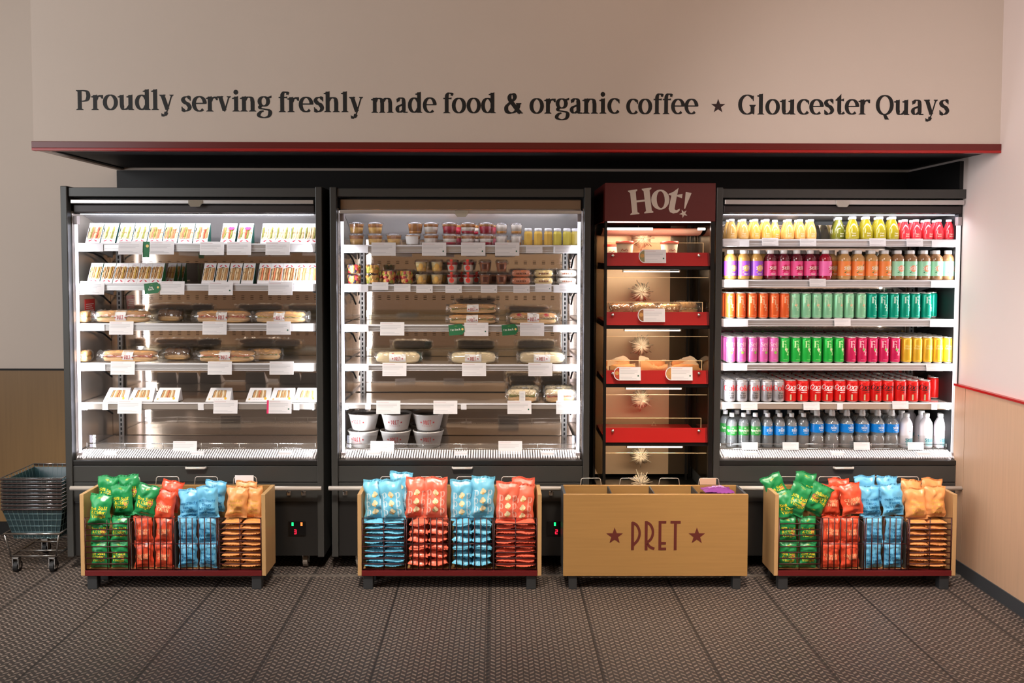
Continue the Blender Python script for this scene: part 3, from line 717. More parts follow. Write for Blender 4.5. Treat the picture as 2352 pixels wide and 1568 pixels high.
cards(1, 'second shelf', [('S',811,661), ('S',873,657), ('S',924,661), ('T',975,663), ('T',1042,663), ('T',1123,663), ('T',1198,663), ('T',1248,660), ('T',1303,660)], YC, G2)
cards(1, 'third shelf', [('L',901,755), ('D',1094,756), ('L',1222,756)], YC, G2)
cards(1, 'fourth shelf', [('L',906,848), ('L',1089,848), ('L',1241,848)], YC, G2)
cards(1, 'fifth shelf', [('L',892,935), ('L',1023,935), ('D',1193,935), ('L',1305,935)], YC, G2)
cards(1, 'bottom deck', [('L',878,1028), ('L',1172,1028)], .07, G2)
cards(2, 'top shelf', [('S',1680,557), ('S',1769,555), ('S',1856,557), ('S',2016,556), ('S',2101,557)], YC, G3)
cards(2, 'second shelf', [('S',1878,649)], YC, G3)
cards(2, 'third shelf', [('S',1935,740)], YC, G3)
cards(2, 'fourth shelf', [('S',2146,843)], YC, G3)
cards(2, 'fifth shelf', [('S',1721,932), ('S',1864,932), ('S',2068,930)], YC, G3)
cards(2, 'bottom deck', [('S',1722,1024), ('S',1816,1024), ('S',1979,1024), ('S',2103,1024)], .07, G3)
# cards with a round food picture on the trays of the hot cabinet
soupp = M('soup_print', (150,140,95), .6, noise=.15, nscale=40); toastp = M('toast_print', (150,96,50), .6, noise=.3, nscale=50); tomp = M('tomato_print', (190,70,36), .6, noise=.3, nscale=50); wrapp = M('wrap_print', (200,140,80), .6, noise=.3, nscale=50)
for nm, px, py, pc_, dot in (('bowl of soup', 1505, 588.5, soupp, 1), ('toasted sandwich', 1502.5, 724, toastp, 0), ('tomato melt', 1447, 858, tomp, 1), ('golden wrap', 1566, 858, wrapp, 1)):
    k = Kind('price_card', 'price card', card_mesh(.112, .07, dot, pc_))
    k.spawn(f'white card with round picture of a {nm} on a red tray', at(px, py, -.02), (-.12, 0, 0), 'picture cards of the hot cabinet')
# green swing tags
tagm = M('green_tag', (34,112,66), .55, noise=.04); tagw = M('tag_white', (240,240,230), .6, noise=.02); tagy = M('tag_eyelet', (240,205,120), .5, noise=.02)
def tag(label, px, py, rz, lines):
    m = MB(); w, h = .083, .056
    m.prism([(-w/2, -h/2), (w/2-.014, -h/2), (w/2, -h/2+.016), (w/2, h/2-.016), (w/2-.014, h/2), (-w/2, h/2)], 1, -.0018, 0, tagm)
    m.polys([circ(w/2-.011, 0, .006, 12)], lambda u, v: (u, -.0022, v), tagy)
    n = len(lines)
    for i, s in enumerate(lines): m.polys(text(s, -.006, .004*(n-1)-.0105*i-.004, .0078, None, 'c', k=2), lambda u, v: (u, -.0023, v), tagw)
    m.polys([[(-.012,.016),(-.002,.019),(.006,.016),(-.002,.0205)]], lambda u, v: (u, -.0022, v), M('tag_leaf', (150,200,70), .6, noise=.02))
    thing('swing_tag', label, 'tag', at(px, py, YC-.004), (-.1, rz, 0), 'green swing tags', m)
tag("green cardboard tag with white words, tilted under the plain sandwich boxes", 350, 661.5, -.13, ["I'm", "back"])
tag("green cardboard tag under the pair of stacked wrapped baguettes", 1049, 757, -.09, ["I'm back"])
tag("green cardboard tag under the single wrapped baguette of the dessert pot fridge", 1171, 757, -.09, ["I'm back"])
tg = MB(); tg.box(-.017, .017, -.0018, 0, -.045, .038, tagm); tg.polys([circ(.006, .014, .008, 12)], lambda u, v: (u, -.0022, v), tagy)
thing('swing_tag', 'small green tag showing between two white cards on the top sandwich shelf', 'tag', at(336, 571, YC+.004), (-.1, 0, 0), 'green swing tags', tg)
# ------------------------------------------------------------------ boxed sandwiches
carton = M('white_carton', (240,236,236), .6, noise=.02)
carton_in = M('carton_inside', (176,140,96), .8, noise=.05)  # brownish bread tone seen through gaps between the slices
teal = M('teal_carton_side', (24,96,84), .55, noise=.05)
greens = M('green_carton_side', (36,120,66), .55, noise=.05)
bread = M('soft_bread', (232,204,160), .85, noise=.1, nscale=60)
crust = M('brown_bread', (196,150,100), .85, noise=.18, nscale=70)
pale = M('pale_filling', (238,222,190), .8, noise=.1, nscale=50)
leaf = M('salad_leaf', (146,150,70), .7, noise=.35, nscale=50)
ham = M('pink_filling', (226,130,96), .7, noise=.2, nscale=50)
tomato = M('red_filling', (206,80,56), .6, noise=.2, nscale=50)
salm = M('salmon_filling', (240,140,96), .65, noise=.15, nscale=50)
egg = M('egg_filling', (236,200,96), .7, noise=.15, nscale=50)
redp = M('red_carton_print', (205,36,60), .6, noise=.02)
film = CLEAR('clear_film', (252,250,246), .1, .55, .12, .05, (245,240,235))
def pack(style, seed):
    """carton wedge standing upright, its sloping face a window onto the sandwich"""
    w, d, h = .076, .058, .108; rn = random.Random(seed); m = MB(); L = math.hypot(d, h)
    def P(u, v, o=0): return (-w/2+w*u, d*v - o*h/L, h*v + o*d/L)
    side = greens if style == 'egg' else teal
    for u, s in ((0, 1), (1, -1)): m.add([P(u, 0), P(u, 1), (-w/2+w*u, d+.004, h), (-w/2+w*u, d+.004, 0)], [(0,1,2,3)], side)
    m.add([(-w/2, d+.004, 0), (w/2, d+.004, 0), (w/2, d+.004, h), (-w/2, d+.004, h)], [(0,1,2,3)], carton)
    m.add([P(0,1), P(1,1), (w/2, d+.004, h), (-w/2, d+.004, h)], [(0,1,2,3)], carton)
    m.add([P(0,0), P(1,0), (w/2, d+.004, 0), (-w/2, d+.004, 0)], [(0,1,2,3)], carton)
    lo, hi = (.27, .77) if style != 'point' and style != 'salmon' else (.2, .72)
    def strip(f0, f1, n=8):
        for i in range(n):
            a, b = i/n, (i+1)/n; m.add([P(a, f0(a), .0004), P(b, f0(b), .0004), P(b, f1(b), .0004), P(a, f1(a), .0004)], [(0,1,2,3)], carton)
    if style in ('point', 'salmon'):
        strip(lambda u: 0, lambda u: lo-.03*math.sin(PI*u)); strip(lambda u: hi+.1-.2*abs(u-.5), lambda u: 1)
        ty = .87
    else:
        strip(lambda u: 0, lambda u: lo+.05*math.sin(2*PI*u)*.5); strip(lambda u: hi+.03*math.sin(PI*u), lambda u: 1); ty = .13
    for e0, e1 in ((0, .035), (.965, 1)): m.add([P(e0, lo-.06, .0003), P(e1, lo-.06, .0003), P(e1, hi+.06, .0003), P(e0, hi+.06, .0003)], [(0,1,2,3)], carton)
    for cx, sg in ((.3, 1), (.7, -1)):           # pair of small chilli marks
        m.polys([[(cx-sg*.12, ty-.04), (cx-sg*.02, ty-.055), (cx+sg*.08, ty-.01), (cx+sg*.12, ty+.06), (cx+sg*.03, ty+.02), (cx-sg*.05, ty+.0)]], lambda u, v: P(u, v, .001), redp)
    if style not in ('point', 'salmon'):
        for i in range(5): m.polys([rect(.36+.06*i, .88, .39+.06*i, .9)], lambda u, v: P(u, v, .001), redp)
    sw = MB()
    seq = {'green': [bread, leaf, bread, pale, leaf, bread], 'ham': [bread, leaf, ham, bread, tomato, crust], 'egg': [crust, pale, crust, bread, egg, crust], 'club': [crust, ham, leaf, crust, ham, bread],
           'lips': [ham, leaf, bread, tomato, leaf, bread], 'chick': [leaf, bread, pale, bread, leaf, bread], 'point': [bread, crust, pale, bread, crust], 'salmon': [bread, salm, bread, crust, salm]}[style]
    ws = [1.35 if q in (bread, crust) else .65 for q in seq]; t = sum(ws); x = .05
    for q, wq in zip(seq, ws):
        x1 = x+.9*wq/t; ph = rn.uniform(0, 6); am = .02 if q in (bread, crust) else .035; o = .003 if q in (bread, crust) else .005
        def fn(u, v, x=x, x1=x1, ph=ph, am=am, o=o):
            vv = lo-.05+(hi-lo+.1)*v; lean = .04*(v-.5)
            return P(min(.97, max(.03, x+(x1-x)*u*1.05 + lean + am*math.sin(9*v+ph)*.4)), vv, -.006+o+.006*math.sin(PI*u)+.0015*math.sin(14*v+ph))
        sw.grid(fn, 3, 8, q); x = x1
    sw.box(-w/2+.004, w/2-.004, d*.5, d, .004, h*.55, carton_in)
    return m, sw
PACKS = {}
def sandwich(style, label, px, base, Y, group, sticker=None, rz=0):
    key = (style, sticker, round(px) % 2)
    if key not in PACKS:
        m, sw = pack(style, len(PACKS)*5+3); k = Kind('boxed_sandwich', 'sandwich', m); k.part('sandwich', sw)
        if sticker:
            d, h, w = .058, .108, .076; L = math.hypot(d, h); s = MB()
            def P(u, v): return (-w/2+w*u, d*v-.0075*h/L, h*v+.0075*d/L)
            if sticker == 'lips':
                s.polys([[(.42,.72),(.55,.79),(.66,.77),(.78,.79),(.92,.72),(.78,.65),(.66,.63),(.54,.65)]], P, M('hot_pink_sticker', (240,30,110), .4, noise=.02)); lb = 'hot pink lips sticker'
            else:
                s.polys([circ(.72, .74, .15, 14, .085)], P, M('round_kraft_sticker', (205,190,150), .5, noise=.05)); lb = 'round pale sticker'
            k.part('sticker', s, None, lb)
        PACKS[key] = k
    p = at(px, base, Y); return PACKS[key].spawn(label, (p.x, p.y, p.z), (0, 0, rz), group)
YS = SF+.022
def top_z(F_, i): return F_['zs'][i]+.0015
def put(o, z): o.location.z = z; return o
g1a = 'boxed sandwiches on the top shelf'; g1b = 'boxed sandwiches on the second shelf'
row = [('ham',212,None), ('green',247,None), ('green',284,None), ('green',319,None), ('club',354,'round'), ('club',389,'round'), ('club',424,'round'), ('ham',459,'round'), ('lips',522,'lips'), ('lips',560,'lips'), ('chick',614,None), ('chick',648,None), ('chick',681,None), ('chick',714,None)]
DS = {'chick': 'sandwich box with pale chicken and salad', 'ham': 'sandwich box with ham and leaves', 'green': 'sandwich box with green salad filling', 'club': 'sandwich box with bacon filling and round sticker', 'lips': 'sandwich box with pink lips sticker', 'egg': 'plain brown bread sandwich box', 'point': 'sandwich box with pointed header and pale filling', 'salmon': 'sandwich box with pointed header and salmon filling'}
for i, (st, px, sk) in enumerate(row):
    put(sandwich(st, f'{DS[st]}, {ORD[i]} from left on top shelf', px, 556, YS, g1a, sk), top_z(F1, 0))
row = [('egg',213), ('egg',243), ('egg',272), ('egg',300), ('egg',328), ('egg',356), ('point',476), ('point',506.5), ('point',537), ('point',567), ('salmon',604), ('salmon',632), ('salmon',660), ('salmon',688), ('salmon',713)]
for i, (st, px) in enumerate(row):
    o = put(sandwich(st, f'{DS[st]}, {ORD[i]} from left on second shelf', px, 648, YS, g1b), top_z(F1, 1))
    o.scale = (.84, 1, 1)
for i, (px, Y) in enumerate(((388, .17), (399, .235), (410, .3))):
    o = put(sandwich('egg', f'sandwich box pushed back in the shadow of the second shelf, {ORD[i]} of three', px, 645, Y, g1b), top_z(F1, 1)); o.scale = (.6, 1, 1)
# low white wedge boxes with a small window
def lowbox(seed):
    w, d, h = .13, .062, .062; L = math.hypot(d, h); m = MB(); rn = random.Random(seed)
    def P(u, v, o=0): return (-w/2+.008*v*(1 if u < .5 else -1)+w*u, d*v-o*h/L, .004+h*v+o*d/L)
    def q(u0, v0, u1, v1, mt=carton): m.add([P(u0,v0), P(u1,v0), P(u1,v1), P(u0,v1)], [(0,1,2,3)], mt)
    for r_ in ((0,0,1,.27), (0,.82,1,1), (0,.27,.2,.82), (.8,.27,1,.82)): q(*r_)
    b = [(-w/2, d+.006, 0), (w/2, d+.006, 0), (w/2-.008, d+.006, h+.004), (-w/2+.008, d+.006, h+.004)]
    m.add(b, [(0,1,2,3)], carton); m.add([P(0,1), P(1,1), b[2], b[3]], [(0,1,2,3)], carton)
    for u, k in ((0, (0,3)), (1, (1,2))): m.add([P(u,0), P(u,1), b[k[1]], b[k[0]]], [(0,1,2,3)], carton)
    m.add([(-w/2,0,0), (w/2,0,0), P(1,0), P(0,0)], [(0,1,2,3)], carton); m.add([(-w/2,0,0), (w/2,0,0), b[1], b[0]], [(0,1,2,3)], carton)
    m.polys([circ(.8, .2, .05, 12, .1)], lambda u, v: P(u, v, .001), M('yellow_sticker', (240,190,60), .5, noise=.02)); m.polys([circ(.13, .15, .04, 10, .07)], lambda u, v: P(u, v, .001), M('tan_print', (225,190,130), .5, noise=.02))
    for i in range(4): m.polys([rect(.3+.1*i, .1, .36+.1*i, .13)], lambda u, v: P(u, v, .001), ink)
    sw = MB(); seq = [crust, pale, crust, ham if seed % 2 else bread, crust, pale, crust]
    for i, mt in enumerate(seq):
        x0 = .2+.6*i/7; ph = rn.uniform(0, 6)
        sw.grid(lambda u, v: P(x0+.6/7*u+.01*math.sin(7*v+ph), .26+.57*v, -.004+.004*math.sin(PI*u)), 3, 5, mt)
    k = Kind('sandwich_box', 'sandwich', m); k.part('sandwich', sw); return k
LB = [lowbox(1), lowbox(2)]
for i, px in enumerate((265, 322, 381, 500, 592, 647, 702)):
    put(LB[i % 2].spawn(f'low white sandwich box with small window, {ORD[i]} from left on fifth shelf', at(px, 922, YS), (0,0,0), 'low sandwich boxes'), top_z(F1, 4))

# ------------------------------------------------------------------ wrapped baguettes and wraps
bag_top = M('baguette_crust', (216,160,98), .6, noise=.22, nscale=25)
bag_bot = M('baguette_base', (226,182,126), .65, noise=.15, nscale=25)
wrap_m = M('tortilla', (232,212,170), .75, noise=.12, nscale=35)
pinkred = M('band_print', (186,50,50), .6, noise=.02)
bandm = M('paper_band', (240,236,232), .6, noise=.02)
def crinkle(L, ry, rz, seed, zc):
    """loose clear film sleeve with flared twisted ends"""
    rn = random.Random(seed); m = MB(); J = [[rn.uniform(-1, 1) for _ in range(18)] for _ in range(23)]
    def fn(u, v):
        a = 2*PI*u; t = (v-.5)*2; e = abs(t); j = J[round(v*22)][round(u*18) % 18]
        s = 1.06 if e < .8 else (1.06-1.1*(e-.8)/.2*.55 if e < .92 else .6+.9*(e-.92)/.08*.5)
        return (t*L/2*1.08+.004*j, ry*s*math.cos(a)*(1+.07*j), zc+max(-zc+.0005, rz*s*math.sin(a)*(1+.1*j)+.003*j))
    m.grid(fn, 18, 22, film, True, True); return m
def baguette(L, ht, dp, fill, seed, band=True, top=None, name='wrapped_baguette', one=False, bandw=.06, ends=None):
    rn = random.Random(seed); k = Kind(name, 'baguette' if name == 'wrapped_baguette' else 'wrap' if 'wrap' in name and not 'sandwich' in name else 'sandwich')
    b = MB()
    if one:
        b.blob((0, 0, ht/2), (L/2*.94, dp/2*.9, ht/2*.95), top or wrap_m, .45, 24, 12, .03, seed)
    else:
        b.blob((0, 0, ht*.27), (L/2*.93, dp/2*.9, ht*.26), bag_bot, .55, 24, 10, .03, seed); b.blob((0, .003, ht*.72), (L/2*.95, dp/2*.88, ht*.27), top or bag_top, .6, 24, 10, .04, seed+1)
    k.part('bread', b)
    if not one:
        fm = MB()
        for i, mt in enumerate(fill):
            J = [rn.uniform(-1, 1) for _ in range(40)]; n = 30
            def fn(u, v, i=i, J=J): return ((u-.5)*L*.84, -dp/2*.9*math.sin(PI*(.12+.76*v))*(1 if v < 2 else 1)-.002*J[int(u*n)]+dp*.06*(i % 2), ht*(.4+.2*v)+.0035*J[int(u*n)]+.003*(i-1))
            fm.grid(fn, n, 2, mt)
        k.part('filling', fm)
    sl = k.part('film_sleeve', crinkle(L, dp/2, ht/2, seed+5, ht*.5))
    if ends:
        k.part('sleeve_end', MB().blob((L*.42, .02, ht*.5), (L*.09, dp*.42, ht*.42), ends, .6, 12, 8, .03, seed))
    if band:
        bd = MB(); w = bandw; n = 10
        prof = [(-dp/2*1.08*math.cos(a), ht*.5+ht*.54*math.sin(a)) for a in [(-62+124*i/n+0)*PI/180 for i in range(n+1)]]
        prof = [(y, max(.001, z)) for y, z in prof]
        for i in range(n):
            bd.add([(-w/2, *prof[i]), (w/2, *prof[i]), (w/2, *prof[i+1]), (-w/2, *prof[i+1])], [(0,1,2,3)], bandm, True)
        def on(u, v):
            t = min(n-1e-4, max(0, (v/ht)*n)); i = int(t); q = t-i
            return (u, prof[i][0]+(prof[i+1][0]-prof[i][0])*q-.0012, prof[i][1]+(prof[i+1][1]-prof[i][1])*q)
        bd.polys(pret(0, ht*.46, ht*.3), on, pinkred)
        if one: bd.polys([[(-w*.3+.02*i*w/.06-.003, ht*.8), (-w*.3+.02*i*w/.06+.008, ht*.83), (-w*.3+.02*i*w/.06+.004, ht*.9), (-w*.3+.02*i*w/.06-.006, ht*.86)] for i in range(3)], on, pinkred)
        k.part('paper_band', bd, None, 'white paper band with red lettering')
    return k
bgA = baguette(.31, .066, .075, [leaf, pale, ham], 1); bgB = baguette(.31, .066, .075, [ham, pale, tomato], 2); bgC = baguette(.29, .062, .075, [pale, leaf, egg], 3)
bgS = baguette(.105, .062, .075, [pale, leaf], 4, False); bgN = baguette(.17, .062, .075, [pale, leaf], 4, False); dark = M('dark_crust', (130,92,62), .7, noise=.3, nscale=25); bgE = baguette(.14, .066, .075, [dark], 6, False, dark)
g = 'wrapped baguettes in the sandwich fridge'
YG = SF+.052
for k, px, lab in ((bgS, 195, 'end of a wrapped baguette behind the lit tube on third shelf'), (bgA, 284, 'wrapped baguette with salad filling, left end of third shelf'), (bgE, 392, 'dark wrapped baguette end pushed back on the third shelf'), (bgB, 514, 'wrapped ham baguette in the middle of the third shelf'), (bgC, 645, 'wrapped pale baguette at the right of the third shelf')):
    put(k.spawn(lab, at(px, 740, YG if k is not bgE else .2), (0,0,0), g), top_z(F1, 2)).scale = (.96 if px > 200 else .55, 1, 1)
for k, px, lab in ((bgS, 195, 'end of a wrapped baguette behind the lit tube on fourth shelf'), (bgB, 300, 'wrapped baguette with tomato at the left of the fourth shelf'), (bgE, 408, 'dark wrapped baguette end pushed back on the fourth shelf'), (bgA, 521, 'wrapped baguette with green leaves on the fourth shelf'), (bgN, 610, 'pale wrapped baguette end set back on the fourth shelf')):
    o = put(k.spawn(lab, at(px, 831, YG if k not in (bgE,) and px != 610 else .2), (0,0,0), g), top_z(F1, 3))
    if px == 300 or px == 521: o.scale = (.98, 1, .95)
    if px < 200: o.scale = (.55, 1, 1)
g = 'wrapped baguettes in the dessert pot fridge'
bgD = baguette(.265, .052, .075, [leaf, ham, leaf], 7, bandw=.062)
bgF = baguette(.265, .062, .075, [leaf, tomato, pale], 8, bandw=.062)
z = top_z(F2, 2)
put(bgD.spawn('wrapped baguette with leafy filling, lower one of the stacked pair', at(1085, 744, YG), (0,0,0), g), z); put(bgD.spawn('wrapped baguette with leafy filling, upper one of the stacked pair', at(1086, 722, YG), (0,0,.03), g), z+.057)
rs = MB()
for x in (-.075, .07): rs.polys([circ(x, .05, .014, 14, .008)], lambda u, v: (u, -.03-.2*(.058-v), v), M('round_red_label', (196,40,44), .5, noise=.03))
bgF.part('sticker', rs, None, 'round red stickers')
put(bgF.spawn('single wrapped baguette with round red labels on the third shelf', at(1224, 744, YG), (0,0,0), g), z)
dg = M('dark_green_sleeve', (28,66,44), .6, noise=.1)
wrk = baguette(.245, .062, .075, [], 11, True, wrap_m, 'tortilla_wrap', True, .088, dg)
wrl = baguette(.25, .062, .075, [], 12, True, wrap_m, 'tortilla_wrap', True, .088)
for i, (k, px) in enumerate(((wrk, 915), (wrl, 1087), (wrl, 1244))):
    put(k.spawn(f'pale tortilla wrap in a printed paper band, {ORD[i]} from left on fourth shelf', at(px, 835, YG), (0,0,0), 'tortilla wraps'), top_z(F2, 3))
sm1 = baguette(.175, .074, .08, [leaf, egg, leaf], 21, False, M('soft_roll', (238,216,176), .7, noise=.1, nscale=30), 'wrapped_sandwich'); sm2 = baguette(.175, .074, .08, [tomato, dark], 22, False, M('soft_roll', (238,216,176)), 'wrapped_sandwich')
for k in (sm1, sm2):
    bb = MB(); bb.box(-.017, .017, -.049, -.047, .008, .068, bandm); [bb.box(-.012, .012-.004*(j % 2), -.0497, -.0491, .014+.008*j, .017+.008*j, ink) for j in range(6)]; k.part('paper_band', bb)
z = top_z(F2, 4)
for k, px, Y, lab in ((sm1, 1199, .105, 'wrapped egg salad sandwich at the front of the fifth shelf'), (sm2, 1286, .105, 'wrapped bacon sandwich at the front of the fifth shelf'), (sm1, 1205, .24, 'wrapped sandwich behind the egg salad one on the fifth shelf'), (sm2, 1283, .24, 'wrapped sandwich behind the bacon one on the fifth shelf')):
    put(k.spawn(lab, at(px, 925, Y), (0,0,0), 'wrapped sandwiches'), z).scale = (.94, .9, .95)

# ------------------------------------------------------------------ dessert pots, fruit cups, small bottles
pot_c = CLEAR('pot_plastic', (252,250,248), .07, .55, .08)
cust = M('yellow_custard', (242,196,110), .55, noise=.08, nscale=20); gran = M('granola', (190,130,72), .8, noise=.45, nscale=90); yog = M('white_yoghurt', (244,236,226), .5, noise=.03)
berry = M('berry_compote', (178,12,56), .4, noise=.15, nscale=30); honey = M('honey', (214,150,70), .4, noise=.1); choc = M('chocolate', (126,70,46), .5, noise=.15, nscale=30); mocha = M('mocha_mousse', (180,120,88), .55, noise=.08); redg = M('red_jelly', (170,14,30), .3, noise=.05); lem = M('lemon_cream', (240,218,160), .5, noise=.05)
coral = M('coral_tab', (250,84,70), .45, noise=.02); fruitm = M('mango', (238,180,90), .5, noise=.2, nscale=40); kiwi = M('kiwi', (170,180,40), .5, noise=.25, nscale=40); straw = M('red_fruit', (214,40,52), .45, noise=.2, nscale=40); blueb = M('blueberry', (58,50,84), .5, noise=.2, nscale=40); gold = M('gold_label', (226,176,92), .5, noise=.03); whl = M('white_pot_card', (228,226,222), .6, noise=.02)
def pot(rt, rb, h, layers, lid='flat', front=None, mixed=None, seed=0):
    """tapered clear pot with layers [(top fraction, material)]"""
    k = Kind('dessert_pot' if not mixed else 'fruit_cup', 'dessert' if not mixed else 'fruit cup')
    R_ = lambda z: rb+(rt-rb)*z/h
    hb = h*.86 if lid == 'flat' else h*.8
    k.part('cup', MB().lathe([(rb*.9, .0), (rb, .003), (R_(hb), hb), (R_(hb)+.002, hb+.001)], pot_c, 20, cap=False))
    z0 = .002
    if not mixed:
        for i, (t, mt) in enumerate(layers):
            z1 = hb*t; fl = MB(); n = 18; rn = random.Random(seed+i); wv = [rn.uniform(-.05, .05)*h if t < .97 and i < len(layers)-1 else rn.uniform(-.02, .02)*h for _ in range(n)]
            fl.lathe([(R_(z0)-.0022, z0), (R_(z1)-.0022, z1), (R_(z1)*.55, z1+.001)], mt, n)
            k.part({'yellow_custard': 'custard', 'granola': 'granola', 'white_yoghurt': 'yoghurt', 'berry_compote': 'compote', 'honey': 'honey', 'chocolate': 'chocolate', 'mocha_mousse': 'mousse', 'red_jelly': 'jelly', 'lemon_cream': 'cream'}.get(mt.name, 'filling'), fl); z0 = z1
    else:
        rn = random.Random(seed)
        for mt, q in mixed:
            fl = MB()
            for _ in range(q):
                a = rn.uniform(0, 2*PI); z = rn.uniform(.18, .92)*hb*.9; s = rn.uniform(.0075, .011); rr = (R_(z)-s-.0015)*rn.uniform(.8, 1)
                fl.blob((rr*math.cos(a), rr*math.sin(a), max(z, s+.003)), (s, s, s), mt, .6, 8, 6, .1, rn.randint(0, 999))
            k.part({'mango': 'mango_pieces', 'kiwi': 'kiwi_pieces', 'red_fruit': 'red_berries', 'blueberry': 'blueberries'}[mt.name], fl)
    rl = R_(hb)+.0035
    if lid == 'flat': k.part('lid', MB().lathe([(rl, hb-.002), (rl, hb+.004), (rl*.93, hb+.0055), (rl*.9, h), (rl*.3, h)], pot_c, 20, cap=False))
    elif lid == 'dome': k.part('lid', MB().lathe([(rl, hb-.002), (rl, hb+.003), (rl*.92, hb+.004), (rl*.8, h-.003), (rl*.7, h), (.001, h)], pot_c, 20, cap=False))
    if front:
        fr_ = MB()
        if front == 'tab':
            fr_.grid(lambda u, v: (R_(v*h*.9)*1.03*math.sin((u-.5)*.42), -R_(v*h*.9)*1.03*math.cos((u-.5)*.42), h*.42+.58*h*v), 4, 5, coral)
            fr_.polys([circ(0, h*.32, rb*.52, 16)], lambda u, v: (u, -math.sqrt(max(0, R_(v)**2-u*u))-.0012, v), coral); k.part('tab', fr_, None, 'coral red seal tab')
        elif front == 'gold':
            fr_.polys([circ(0, h*.42, rb*.5, 14, rb*.62)], lambda u, v: (u, -math.sqrt(max(0, R_(v)**2-u*u))-.0012, v), gold); k.part('label', fr_, None, 'golden oval label')
        else:
            mt = whl if front == 'card' else M('brown_label', (90,48,32), .5, noise=.05)
            a = 1.1 if front == 'card' else .45
            z0_, z1_ = (.1*h, .78*h) if front == 'card' else (.2*h, .62*h)
            fr_.grid(lambda u, v: ((R_(z0_+(z1_-z0_)*v)+.001)*math.sin((u-.5)*2*a), -(R_(z0_+(z1_-z0_)*v)+.001)*math.cos((u-.5)*2*a), z0_+(z1_-z0_)*v), 8, 2, mt); k.part('label', fr_)
    return k
hp_ = .0595
PY = pot(.042, .034, hp_, [(.62, cust), (.96, gran)]); PG = pot(.042, .034, hp_, [(.25, honey), (.98, gran)]); PW = pot(.042, .034, hp_, [(.12, honey), (.7, yog), (.96, gran)])
PB = pot(.042, .034, hp_, [(.75, berry), (.96, gran)]); PR = pot(.042, .034, hp_, [(.3, berry), (.66, yog), (.96, gran)]); PH = pot(.032, .028, hp_, [(.3, honey), (.98, yog)], 'dome'); PC = pot(.042, .034, hp_, [(.6, yog), (.96, honey)], 'flat', 'card')
g = 'dessert pots on the top shelf'; z = top_z(F2, 0); YP = SF+.06; z2 = z+hp_+.001
topn = {PY: 'yellow pot topped with granola', PG: 'brown granola pot', PW: 'white yoghurt pot with granola', PB: 'deep berry red pot', PR: 'yoghurt pot with berry swirl', PH: 'narrow white pot with honey base', PC: 'pot wrapped in a white card'}
rows = [('lower', z, [(PY,819), (PY,862), (PY,905), (PC,949), (PW,990), (PR,1033), (PR,1075), (PR,1117), (PH,1152), (PH,1186)]), ('upper', z2, [(PY,819), (PY,862), (PG,954), (PW,990), (PB,1032.5), (PR,1075), (PB,1117), (PH,1152), (PH,1186)])]
for lv, zz_, lst in rows:
    for i, (k, px) in enumerate(lst):
        put(k.spawn(f'{topn[k]}, {ORD[i]} from left in {lv} layer on top shelf', at(px, 545, YP), (0,0,random.uniform(-.3,.3)), g), zz_)
for i, (k, px) in enumerate(((PB, 1045), (PR, 1085), (PB, 1125))): put(k.spawn(f'{topn[k]} set back in the second line, {ORD[i]} of three', at(px, 545, YP+.12), (0,0,0), g), z)
for i, (k, px) in enumerate(((PB, 1045), (PR, 1085), (PB, 1125))): put(k.spawn(f'{topn[k]} stacked set back in the second line, {ORD[i]} of three', at(px, 545, YP+.12), (0,0,0), g), z2)
def small_bottle(c):
    k = Kind('juice_shot', 'juice bottle'); k.root = MB().lathe([(.017,0), (.0225,.002), (.0235,.01), (.0235,.06), (.021,.07), (.018,.074)], c, 8, smooth=False).mesh('juice_shot')
    k.part('cap', MB().lathe([(.0185,.074), (.0195,.075), (.0195,.088), (.018,.09)], white_m, 16)); return k
jy = [M('shot_gold', (222,182,88), .2, noise=.04), M('shot_amber', (212,172,84), .2, noise=.04), M('shot_olive', (192,170,76), .2, noise=.04), M('shot_lime', (204,186,82), .2, noise=.04)]
jk = [small_bottle(c) for c in jy]
for i, (px, q) in enumerate(((1213,0), (1236,0), (1259,1), (1280,3), (1302,3), (1321,2))):
    put(jk[q].spawn(f'small {["golden","golden","amber","lime yellow","lime yellow","olive"][i]} juice bottle, {ORD[i]} from left beside the dessert pots', at(px, 550, YP), (0,0,PI/8), 'small juice bottles'), z)
g = 'pots and cups on the second shelf'; z = top_z(F2, 1)
hc_ = .066
FA = pot(.042, .034, .062, [], 'none', None, [(fruitm, 34), (straw, 20), (blueb, 14)], 1); FB = pot(.042, .034, .062, [], 'none', None, [(fruitm, 42), (kiwi, 22)], 2); FC = pot(.044, .034, .094, [], 'none', None, [(fruitm, 52), (kiwi, 16), (straw, 22)], 3)
LC = pot(.036, .026, hc_, [(.45, cust), (.95, lem)], 'dome', 'gold'); LR = pot(.034, .025, hc_, [(.7, yog), (.95, redg)], 'dome', 'tab'); LM = pot(.034, .025, hc_, [(.92, mocha), (.98, choc)], 'dome', 'brown')
nm = {FA: 'fruit cup with red berries', FB: 'fruit cup with kiwi and mango', FC: 'tall mixed fruit cup', LC: 'cream pot with golden label', LR: 'white pot with coral tab', LM: 'brown chocolate pot'}
for lv, lst in (('lower', [(FA,814), (FB,856), (FC,894), (FC,934), (LC,968), (LC,1004), (LR,1039), (LR,1076), (LM,1114), (LM,1152)]), ('upper', [(FA,814), (FB,856), (LC,968), (LC,1004), (LR,1039), (LR,1076), (LM,1114), (LM,1152)])):
    for i, (k, px) in enumerate(lst):
        dz = 0 if lv == 'lower' else (.0545 if k in (FA, FB) else hc_+.001)
        put(k.spawn(f'{nm[k]}, {ORD[i]} from left in {lv} layer on second shelf', at(px, 645, YP), (0,0,random.uniform(-.15,.15)), g), z+dz)
